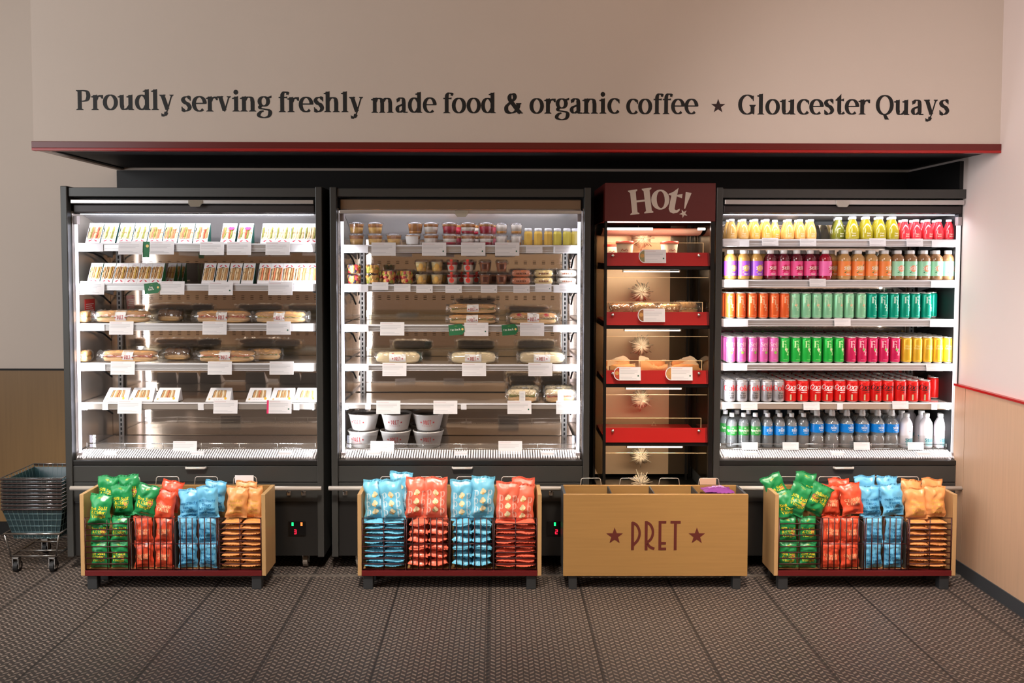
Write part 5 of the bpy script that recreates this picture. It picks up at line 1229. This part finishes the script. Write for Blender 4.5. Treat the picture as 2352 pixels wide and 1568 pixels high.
# ------------------------------------------------------------------ wooden snack bins
binred = M('bin_red_wire', (62,18,21), .4, metal=.2, noise=.05); legm = M('bin_leg', (44,46,48), .5, noise=.06); div = M('bin_divider', (70,64,60), .5, noise=.05)
YF = -.27; YBk = -.088
def wireloop(x, y, z0, z1, w, card_=False):
    m = MB().tube([(x-w/2-.004, y, z0), (x-w/2+.001, y, z1-.006), (x-w/2+.008, y, z1), (x+w/2-.008, y, z1), (x+w/2-.001, y, z1-.006), (x+w/2+.004, y, z0)], .0022, rail_m, 6); return m
def make_bin(label, pl, pr, holders, cardat=None):
    a, b = at(pl, 1230, YF), at(pr, 1230, YF); z1, z0, zr = zof(1135, YF, (pl+pr)/2), zof(1322, YF, (pl+pr)/2), zof(1310, YF, (pl+pr)/2)
    zw = zof(1190, YF, (pl+pr)/2); t = .02; xi, xj = a.x+t, b.x-t
    o = thing('snack_bin', label, 'snack bin', ((a.x+b.x)/2, (YF+YBk)/2, 0), group='wooden snack bins'); ox, oy = (a.x+b.x)/2, (YF+YBk)/2
    def P(n, mb, lb=None): q = obj(n, mb, o, lb); q.location = (-ox, -oy, 0); return q
    for x0, x1 in ((a.x, xi), (xj, b.x)): P('side_panel', MB().box(x0, x1, YF, YBk, z0, z1, oak_v, .0025))
    P('back_panel', MB().box(xi+.0005, xj-.0005, YBk-.014, YBk, z0+.01, z1, oak_h, .002)); P('base_board', MB().box(xi+.0005, xj-.0005, YF+.03, YBk-.015, z0, zr-.004, oak_h))
    P('front_rail', MB().box(xi+.0005, xj-.0005, YF-.002, YF+.028, z0, zr, M('bin_red_rail', (96,22,24), .35, noise=.05), .002), 'dark red front rail')
    cw = (xj-xi)/4; wr = .0029
    for i in range(4):
        c0, c1 = xi+cw*i+.004, xi+cw*(i+1)-.004; wf = MB()
        wf.tube([(c0, YF+.005, zr+.003), (c1, YF+.005, zr+.003), (c1, YF+.005, zw), (c0, YF+.005, zw)], wr*1.15, binred, 6, closed=True)
        if i in (0, 3):
            for k in range(1, 9): zz_ = zr+.003+(zw-zr-.003)*k/9; wf.tube([(c0, YF+.005, zz_), (c1, YF+.005, zz_)], wr, binred, 6)
            wf.tube([((c0+c1)/2, YF+.009, zr), ((c0+c1)/2, YF+.009, zw)], wr*.8, binred, 6)
        else:
            for k in range(1, 7): xx = c0+(c1-c0)*k/7; wf.tube([(xx, YF+.005, zr+.003), (xx, YF+.005, zw)], wr, binred, 6)
            wf.tube([(c0, YF+.009, (zr+zw)/2), (c1, YF+.009, (zr+zw)/2)], wr*.8, binred, 6)
        P('wire_front', wf)
        if i: P('divider', MB().box(xi+cw*i-.002, xi+cw*i+.002, YF+.03, YBk-.016, zr, zw-.03, div))
    for x in (a.x+.05, b.x-.05):
        for y in (YF+.03, YBk-.03): P('leg', MB().box(x-.024, x+.024, y-.02, y+.02, 0, z0-.001, legm, .003))
    for i, px in enumerate(holders):
        p = at(px, 1110, YBk-.007); q = P('label_holder', wireloop(p.x, YBk-.007, z1-.002, z1+.042, .115))
        if cardat == i: obj('card', MB().box(p.x-.05, p.x+.045, YBk-.012, YBk-.0095, z1+.012, z1+.05, paper_w), q)
    return dict(xi=xi, cw=cw, zr=zr, zw=zw, z1=z1)
B1 = make_bin('wooden wire fronted bin of crisps standing before the sandwich fridge', 184, 610, (295, 385, 474, 563), 3)
B2 = make_bin('wooden wire fronted bin of popcorn standing before the dessert pot fridge', 821, 1244, (900, 990, 1075, 1178))
B3 = make_bin('wooden wire fronted bin of crisps standing before the drinks fridge', 1779, 2197, (1812, 1905, 1994, 2084))
BNM = ['sandwich fridge bin', 'popcorn bin', 'drinks fridge bin']
def fill_face(B, bi, ci, fl, group):
    for r_ in range(2):
        for c_ in range(2):
            k = bagkind(fl, 'row', 1+(r_*2+c_+bi) % 3); x = B['xi']+B['cw']*(ci+.27+.46*c_); z = B['zr']+.002+r_*.126
            k.spawn(f'{fl} crisp packet, {("lower","upper")[r_]} {("left","right")[c_]} of four behind the wire of {BNM[bi]}', (x, YF+.042, z), (0, random.uniform(-.05,.05), random.uniform(-.08,.08)), group)
def fill_flat(B, bi, ci, fl, shape, n, group, pitch):
    for c_ in range(2):
        for r_ in range(n):
            k = bagkind(fl, shape, 1+(r_*2+c_) % 3); x = B['xi']+B['cw']*(ci+.277+.448*c_)+random.uniform(-.001,.001); z = B['zr']+.004+pitch*(r_+.5)
            k.spawn(f'{fl} packet lying flat, {ORD[r_]} from bottom of {("left","right")[c_]} pile in {BNM[bi]}', (x, YF+.018+random.uniform(-.004,.004), z), (-PI/2+random.uniform(-.03,.03), 0, random.uniform(-.05,.05)), group)
for B, bi in ((B1, 0), (B3, 2)):
    g = 'crisp packets in the '+BNM[bi]
    fill_face(B, bi, 0, 'green', g); fill_face(B, bi, 1, 'red', g); fill_face(B, bi, 2, 'blue', g); fill_flat(B, bi, 3, 'orange', 'flat', 9, g, .0265)
g = 'popcorn packets in the popcorn bin'
fill_flat(B2, 1, 0, 'popcorn blue', 'popthin', 10, g, .0236); fill_flat(B2, 1, 1, 'popcorn coral', 'popflat', 6, g, .0395); fill_flat(B2, 1, 2, 'popcorn blue', 'popflat', 6, g, .0395); fill_flat(B2, 1, 3, 'popcorn coral', 'popthin', 10, g, .0236)
# the packets standing on top, facing out
Y1, Y2, Y3 = YF+.04, YF+.09, YF+.132
g = 'crisp packets in the sandwich fridge bin'
for a in (('green packet hanging over the wire, front left of sandwich fridge bin', 'green','crisp',1, 231,1170,Y1-.02,.06), ('green packet between two others in the front of sandwich fridge bin', 'green','crisp',2, 282,1148,Y2,-.1), ('green packet tilted over the red ones in sandwich fridge bin', 'green','crisp',3, 337,1148,Y1,.22),
          ('green packet standing at the back left of sandwich fridge bin', 'green','crisp',2, 249,1128,Y3,.05), ('green packet showing its top seam at the back of sandwich fridge bin', 'green','crisp',3, 299,1124,Y3,-.12),
          ('red packet leaning at the back of sandwich fridge bin', 'red','crisp',1, 392,1139,Y2,.2), ('red packet below the tilted green one in sandwich fridge bin', 'red','crisp',2, 379,1160,Y1+.012,.12), 
          ('blue packet with bent corner, left one standing in sandwich fridge bin', 'blue','crisp',1, 436,1158,Y2-.02,-.06), ('blue packet facing out at the front of sandwich fridge bin', 'blue','crisp',2, 478,1152,Y1,-.05), ('blue packet behind the facing one in sandwich fridge bin', 'blue','crisp',3, 494,1138,Y3,.1),
          ('orange packet standing left in sandwich fridge bin', 'orange','crisp',1, 545,1152,Y1+.01,.04), ('orange packet standing right in sandwich fridge bin', 'orange','crisp',2, 581,1153,Y2-.02,-.05), ('orange packet showing its top seam in sandwich fridge bin', 'orange','crisp',3, 566,1139,Y3,.04)):
    packet(*a[:8], group=g)
g = 'popcorn packets in the popcorn bin'
for a in (('blue popcorn packet at the far left of popcorn bin', 'popcorn blue','pop',1, 863,1148,Y2-.02,-.04), ('blue popcorn packet tilted in the left front of popcorn bin', 'popcorn blue','pop',2, 900,1148,Y1-.002,-.12), ('blue popcorn packet standing tallest at the back left', 'popcorn blue','pop',3, 920,1129,Y3,.06),
          ('coral popcorn packet partly covered by its neighbour', 'popcorn coral','pop',1, 958,1143,Y2-.02,.03), ('coral popcorn packet facing out beside blue ones', 'popcorn coral','pop',2, 1001,1143,Y1+.01,.02), 
          ('blue popcorn packet facing out, left of a pair', 'popcorn blue','pop',3, 1061,1148,Y1+.03,.0), ('blue popcorn packet facing out, right of a pair', 'popcorn blue','pop',1, 1109,1141,Y1+.01,.03),
          ('coral popcorn packet facing out with crumpled top', 'popcorn coral','pop',3, 1166,1153,Y1+.012,.03), ('coral popcorn packet at the far right of popcorn bin', 'popcorn coral','pop',1, 1200,1158,Y2-.02,.05), ('coral popcorn packet behind showing its pale back', 'popcorn coral','pop',2, 1200,1142,Y3,.06)):
    packet(*a[:8], group=g)
g = 'crisp packets in the drinks fridge bin'
for a in (('green packet lying sideways at the left of the drinks fridge bin', 'green','crisp',1, 1806,1160,Y1+.01,-.2), ('green packet tilted steeply in the middle of its pile', 'green','crisp',2, 1832,1145,Y1-.005,.42), ('green packet upside down over the red ones', 'green','crisp',3, 1878,1145,Y1+.0,.45+PI),
          ('green packet at the back left corner of the drinks fridge bin', 'green','crisp',3, 1782,1122,Y3,-.45), ('green packet standing at the back of the drinks fridge bin', 'green','crisp',2, 1846,1119,Y3,.18),
          ('red packet standing left in the drinks fridge bin', 'red','crisp',3, 1905,1148,Y2-.01,.06), ('red packet facing out in the drinks fridge bin', 'red','crisp',1, 1955,1145,Y1,-.12), ('red packet showing its top seam behind', 'red','crisp',2, 1925,1133,Y3,.03),
          ('blue packet standing left in the drinks fridge bin', 'blue','crisp',3, 1997,1149,Y2-.02,-.02), ('blue packet facing out in the drinks fridge bin', 'blue','crisp',1, 2049,1147,Y1,-.07), ('blue packet showing its seam at the back left', 'blue','crisp',2, 1986,1127,Y3,-.03), ('blue packet showing its seam at the back right', 'blue','crisp',1, 2037,1128,Y3,.03),
          ('orange packet standing left in the drinks fridge bin', 'orange','crisp',2, 2102,1156,Y1+.01,-.06), ('orange packet standing right in the drinks fridge bin', 'orange','crisp',3, 2147,1150,Y1+.005,.03), ('orange packet showing its seam behind', 'orange','crisp',1, 2091,1136,Y3,.1), ('orange packet leaning at the back right', 'orange','crisp',2, 2137,1133,Y3,.1)):
    packet(*a[:8], group=g)

# solid fronted wooden box with shop sign
a, b = at(1294, 1230, YF), at(1718, 1230, YF); z1, z0 = zof(1135.5, YF, 1506), zof(1322.5, YF, 1506); ox, oy = (a.x+b.x)/2, (YF+YBk)/2
wb = thing('snack_bin', 'solid fronted oak box with dark red capital letters and two stars', 'snack bin', (ox, oy, 0), group='wooden snack bins')
def WP(n, mb, up=None, lb=None):
    q = obj(n, mb, up or wb, lb)
    if up is None: q.location = (-ox, -oy, 0)
    return q
fp = WP('front_panel', MB().box(a.x, b.x, YF, YF+.018, z0, z1, oak_h, .002))
px_ = at(1506.3, 1229, YF-.0012); hL = 69/sc(YF)
WP('sign_lettering', MB().polys(pret(px_.x, px_.z-.001, hL, k=6), flat(0, YF-.0012, 0), M('dark_red_print', (92,34,26), .6, noise=.03)), fp, 'dark red capital letters between two stars')
WP('back_panel', MB().box(a.x+.012, b.x-.012, YBk-.016, YBk, z0+.01, z1, oak_h, .002))
for x0, x1 in ((a.x+.001, a.x+.014), (b.x-.014, b.x-.001)): WP('side_panel', MB().box(x0, x1, YF+.019, YBk, z0, z1-.001, M('grey_end_panel', (74,76,78), .5, noise=.06), .002))
for px in (1405, 1504, 1604): q = at(px, 1135, YF+.02); WP('divider', MB().box(q.x-.003, q.x+.003, YF+.02, YBk-.017, z0+.02, z1-.003, legm))
WP('base_board', MB().box(a.x+.016, b.x-.016, YF+.02, YBk-.018, z0+.001, z0+.018, oak_h))
for x in (a.x+.05, b.x-.05):
    for y in (YF+.03, YBk-.03): WP('leg', MB().box(x-.02, x+.02, y-.02, y+.02, 0, z0-.001, legm, .003))
for i, px in enumerate((1357, 1447, 1537, 1628)):
    p = at(px, 1110, YBk-.007); q = WP('label_holder', wireloop(p.x, YBk-.008, z1-.002, z1+.036, .1))
    if i == 3: obj('card', MB().box(p.x-.048, p.x+.036, YBk-.0135, YBk-.011, z1+.004, z1+.037, M('tan_card', (205,170,140), .6, noise=.02)), q)
FLAV['purple'] = ((126,52,132), (210,170,220), ['sweet', 'popcorn'], None)
kp = Kind('crisp_packet', 'crisp packet'); kp.root = bag('purple', .15, .105, .036, 5, 1.6).mesh('packet')
for i, (px, dz, lab) in enumerate(((1655, 0, 'shiny purple packet lying on top in the solid fronted oak box'), (1660, -.036, 'purple packet lying underneath in the solid fronted oak box'))):
    p = at(px, 1127, YF+.045); kp.spawn(lab, (p.x, YF+.046, z1-.006+dz), (-PI/2, 0, .04 if i == 0 else -.05), 'purple packets')

# ------------------------------------------------------------------ stacked wire baskets on a wheeled frame
bw_ = M('blue_grey_wire', (132,162,168), .3, metal=.6, noise=.1); rimm = M('bright_rim_wire', (176,176,178), .22, metal=.9, noise=.05); plas = M('brown_handle_grip', (54,40,38), .45, noise=.08); tealp2 = M('teal_plastic', (34,78,88), .5, noise=.12)
cx = at(73, 1150, -.04).x; TW, TD, BW, BD, HB = .318, .31, .235, .235, .172
def basket_kind():
    k = Kind('shopping_basket', 'basket'); m = MB(); n1, n2 = 12, 10
    R1 = [(-TW/2,-TD/2), (TW/2,-TD/2), (TW/2,TD/2), (-TW/2,TD/2)]; R0 = [(-BW/2,-BD/2), (BW/2,-BD/2), (BW/2,BD/2), (-BW/2,BD/2)]
    def ring(f_, z, r, mt, mb): mb.tube([(R0[i][0]+(R1[i][0]-R0[i][0])*f_, R0[i][1]+(R1[i][1]-R0[i][1])*f_, z) for i in range(4)], r, mt, 5, closed=True)
    for f_ in (.0, .2, .4, .6, .8): ring(f_, HB*f_, .0016, bw_, m)
    for e in range(4):
        a0, b0, a1, b1 = R0[e], R0[(e+1) % 4], R1[e], R1[(e+1) % 4]; n = n1 if e % 2 == 0 else n2
        for i in range(n+1):
            t = i/n; m.tube([(a0[0]+(b0[0]-a0[0])*t, a0[1]+(b0[1]-a0[1])*t, 0), (a1[0]+(b1[0]-a1[0])*t, a1[1]+(b1[1]-a1[1])*t, HB)], .0017, bw_, 4)
    for i in range(9): x = -BW/2+BW*(i+.5)/9; m.tube([(x, -BD/2, 0), (x, BD/2, 0)], .0014, bw_, 4)
    k.part('wire_body', m); rm = MB(); ring(1, HB, .003, rimm, rm); k.part('rim', rm)
    for y in (-TD/2-.003, TD/2+.003): k.part('grip', MB().tube([(-TW/2, y, HB-.008), (TW/2, y, HB-.008)], .0042, plas, 8), None, 'dark brown grip bar')
    ln = MB(); e = .0025
    for q in range(4):
        i, j = q, (q+1) % 4
        P0 = lambda p, s: (p[0]*s, p[1]*s)
        L9 = lambda n: tuple(R0[n][e]+(R1[n][e]-R0[n][e])*.9 for e in (0, 1))
        a0, b0, a1, b1 = P0(R0[i], .993), P0(R0[j], .993), P0(L9(i), .993), P0(L9(j), .993)
        ln.add([(*a0, .004), (*b0, .004), (*b1, HB*.9), (*a1, HB*.9)], [(0,1,2,3)], CLEAR('teal_mesh', (70,120,130), .08, .4, .3, .12, (60,128,140)))
    k.part('liner', ln, None, 'see-through teal liner'); return k
bk = basket_kind(); zt0 = zof(1099, -.05, 70); N9 = 9; pitch = .0196
for i in range(N9):
    bk.spawn(f'teal wire shopping basket, {ORD[i]} from the top of the nested stack' if i else 'teal wire shopping basket, topmost of the nested stack', (cx, .115, zt0-HB-pitch*i), (0,0,0), 'nested shopping baskets')
tro = thing('basket_trolley', 'low chrome trolley on casters carrying the nested wire baskets', 'trolley', (cx, .115, 0)); tm_ = M('trolley_tube', (150,146,142), .25, metal=.9, noise=.06)
fz_ = zof(1226, -.05, 70); bz_ = zof(1279, -.05, 70)
obj('upper_frame', MB().tube([(-.142,-.165,fz_), (.142,-.165,fz_), (.142,.165,fz_), (-.142,.165,fz_)], .0058, tm_, 8, closed=True), tro)
obj('lower_frame', MB().tube([(-.118,-.15,bz_), (.118,-.15,bz_), (.118,.15,bz_), (-.118,.15,bz_)], .005, tm_, 8, closed=True), tro)
obj('support_bar', MB().tube([(-.115,-.07,bz_+.002), (.115,-.07,bz_+.002)], .005, tm_, 8).tube([(-.115,.07,bz_+.002), (.115,.07,bz_+.002)], .005, tm_, 8), tro)
for x in (-1, 1):
    for y in (-1, 1):
        obj('leg', MB().tube([(.142*x, .163*y, fz_), (.118*x, .15*y, bz_)], .0046, tm_, 8), tro)
        cs = MB(); c_ = (.095*x, .14*y); cs.prism(circ(c_[1]+.008, .028, .028, 20), 0, c_[0]-.011, c_[0]+.011, rubber); w_ = obj('caster', cs, tro)
        fk = MB(); fk.box(c_[0]-.0165, c_[0]-.0125, c_[1]-.012, c_[1]+.014, .018, bz_-.012, chrome); fk.box(c_[0]+.0125, c_[0]+.0165, c_[1]-.012, c_[1]+.014, .018, bz_-.012, chrome); fk.box(c_[0]-.0165, c_[0]+.0165, c_[1]-.012, c_[1]+.014, bz_-.014, bz_-.006, chrome); obj('fork', fk, w_)

# ------------------------------------------------------------------ light
def area(name, loc, rot, sx, sy, power, col):
    l = bpy.data.lights.new(name, 'AREA'); l.shape = 'RECTANGLE'; l.size = sx; l.size_y = sy; l.energy = power; l.color = col
    o = bpy.data.objects.new(name, l); C.objects.link(o); o.location = loc; o.rotation_euler = rot; return o
def spot(name, loc, target, sx, power, col, spread):
    d = Vector(target)-Vector(loc); o = area(name, loc, d.to_track_quat('-Z', 'Y').to_euler(), sx, sx, power, col); o.data.spread = math.radians(spread); return o
for Fd in (F1, F2, F3):
    w = Fd['xj']-Fd['xi']-.1; xc = (Fd['xj']+Fd['xi'])/2
    area('fridge_top_light', (xc, .094, Fd['zl']+.002), (math.radians(78), 0, 0), w, .012, 1.9, (.93,.95,1))
    area('fridge_canopy_light', (xc, .012, Fd['zl']+.0), (math.radians(16), 0, 0), w, .016, 1.3, (.95,.96,1))
    for x, s in ((Fd['xi']+.036, 1), (Fd['xj']-.036, -1)):
        area('fridge_side_light', (x, .03, 1.15), (math.radians(90), 0, -s*math.radians(58)), .012, 1.1, 3.4, (.94,.95,1))
area('hot_light', ((HX0+HX1)/2, .08, Zs0-.068), (math.radians(25), 0, 0), .45, .05, 2.4, (1,.82,.62))
for k, (ya, yb) in enumerate(trays):
    area('tray_light', ((HX0+HX1)/2-.05, .05, zof(yb, .02, hc)-.045), (math.radians(18), 0, 0), .32, .02, 1.4, (1,.84,.66))
area('shop_window', (-4.6, -3.2, 2.2), (math.radians(75), 0, math.radians(-62)), 3, 2.4, 92, (.92,.96,1))
area('ceiling_lamp_left', (-1.6, -2.6, 3.9), (math.radians(20), 0, 0), 1.6, 1.2, 4, (1,.9,.78))
area('ceiling_lamp_right', (.9, -1.6, 3.9), (math.radians(-4), 0, 0), .8, .7, 5, (1,.6,.35))
for i, (x, p, c) in enumerate(((-2.0, 7, (1,.93,.85)), (-.5, 7, (1,.9,.8)), (.85, 6, (1,.84,.68)), (2.0, 6, (1,.86,.78)))):
    spot('ceiling_spot', (x*.9, -1.9, 3.1), (x, -.3, .45), .35, p*.95, c, 40)
spot('floor_spot', (.9, -1.9, 3.6), (.9, -1.75, 0), .3, 4, (1,.74,.5), 60)
spot('wall_lamp', (.6, -2.2, 2.6), (2.45, -1.3, 1.5), .9, 17, (1,.88,.86), 120)
w = bpy.data.worlds.new('shop_room'); bpy.context.scene.world = w; w.use_nodes = True; nt = w.node_tree; bg = nt.nodes['Background']
tc = nt.nodes.new('ShaderNodeTexCoord'); nz = nt.nodes.new('ShaderNodeTexNoise'); nz.inputs['Scale'].default_value = 2.2; nt.links.new(tc.outputs['Generated'], nz.inputs['Vector'])
rp = nt.nodes.new('ShaderNodeValToRGB'); rp.color_ramp.elements[0].position = .35; rp.color_ramp.elements[0].color = lin((130,98,72)); rp.color_ramp.elements[1].position = .62; rp.color_ramp.elements[1].color = lin((230,192,154))
nt.links.new(nz.outputs['Fac'], rp.inputs['Fac']); nt.links.new(rp.outputs['Color'], bg.inputs['Color']); bg.inputs['Strength'].default_value = .55
s = bpy.context.scene
s.view_settings.view_transform = 'Standard'; s.view_settings.look = 'None'; s.view_settings.exposure = .16; s.view_settings.gamma = 1
s.cycles.max_bounces = 6; s.cycles.diffuse_bounces = 3; s.cycles.glossy_bounces = 3; s.cycles.transmission_bounces = 4; s.cycles.transparent_max_bounces = 12; s.cycles.adaptive_threshold = .02
s.cycles.caustics_reflective = False; s.cycles.caustics_refractive = False; s.cycles.sample_clamp_indirect = 4; s.cycles.use_denoising = True
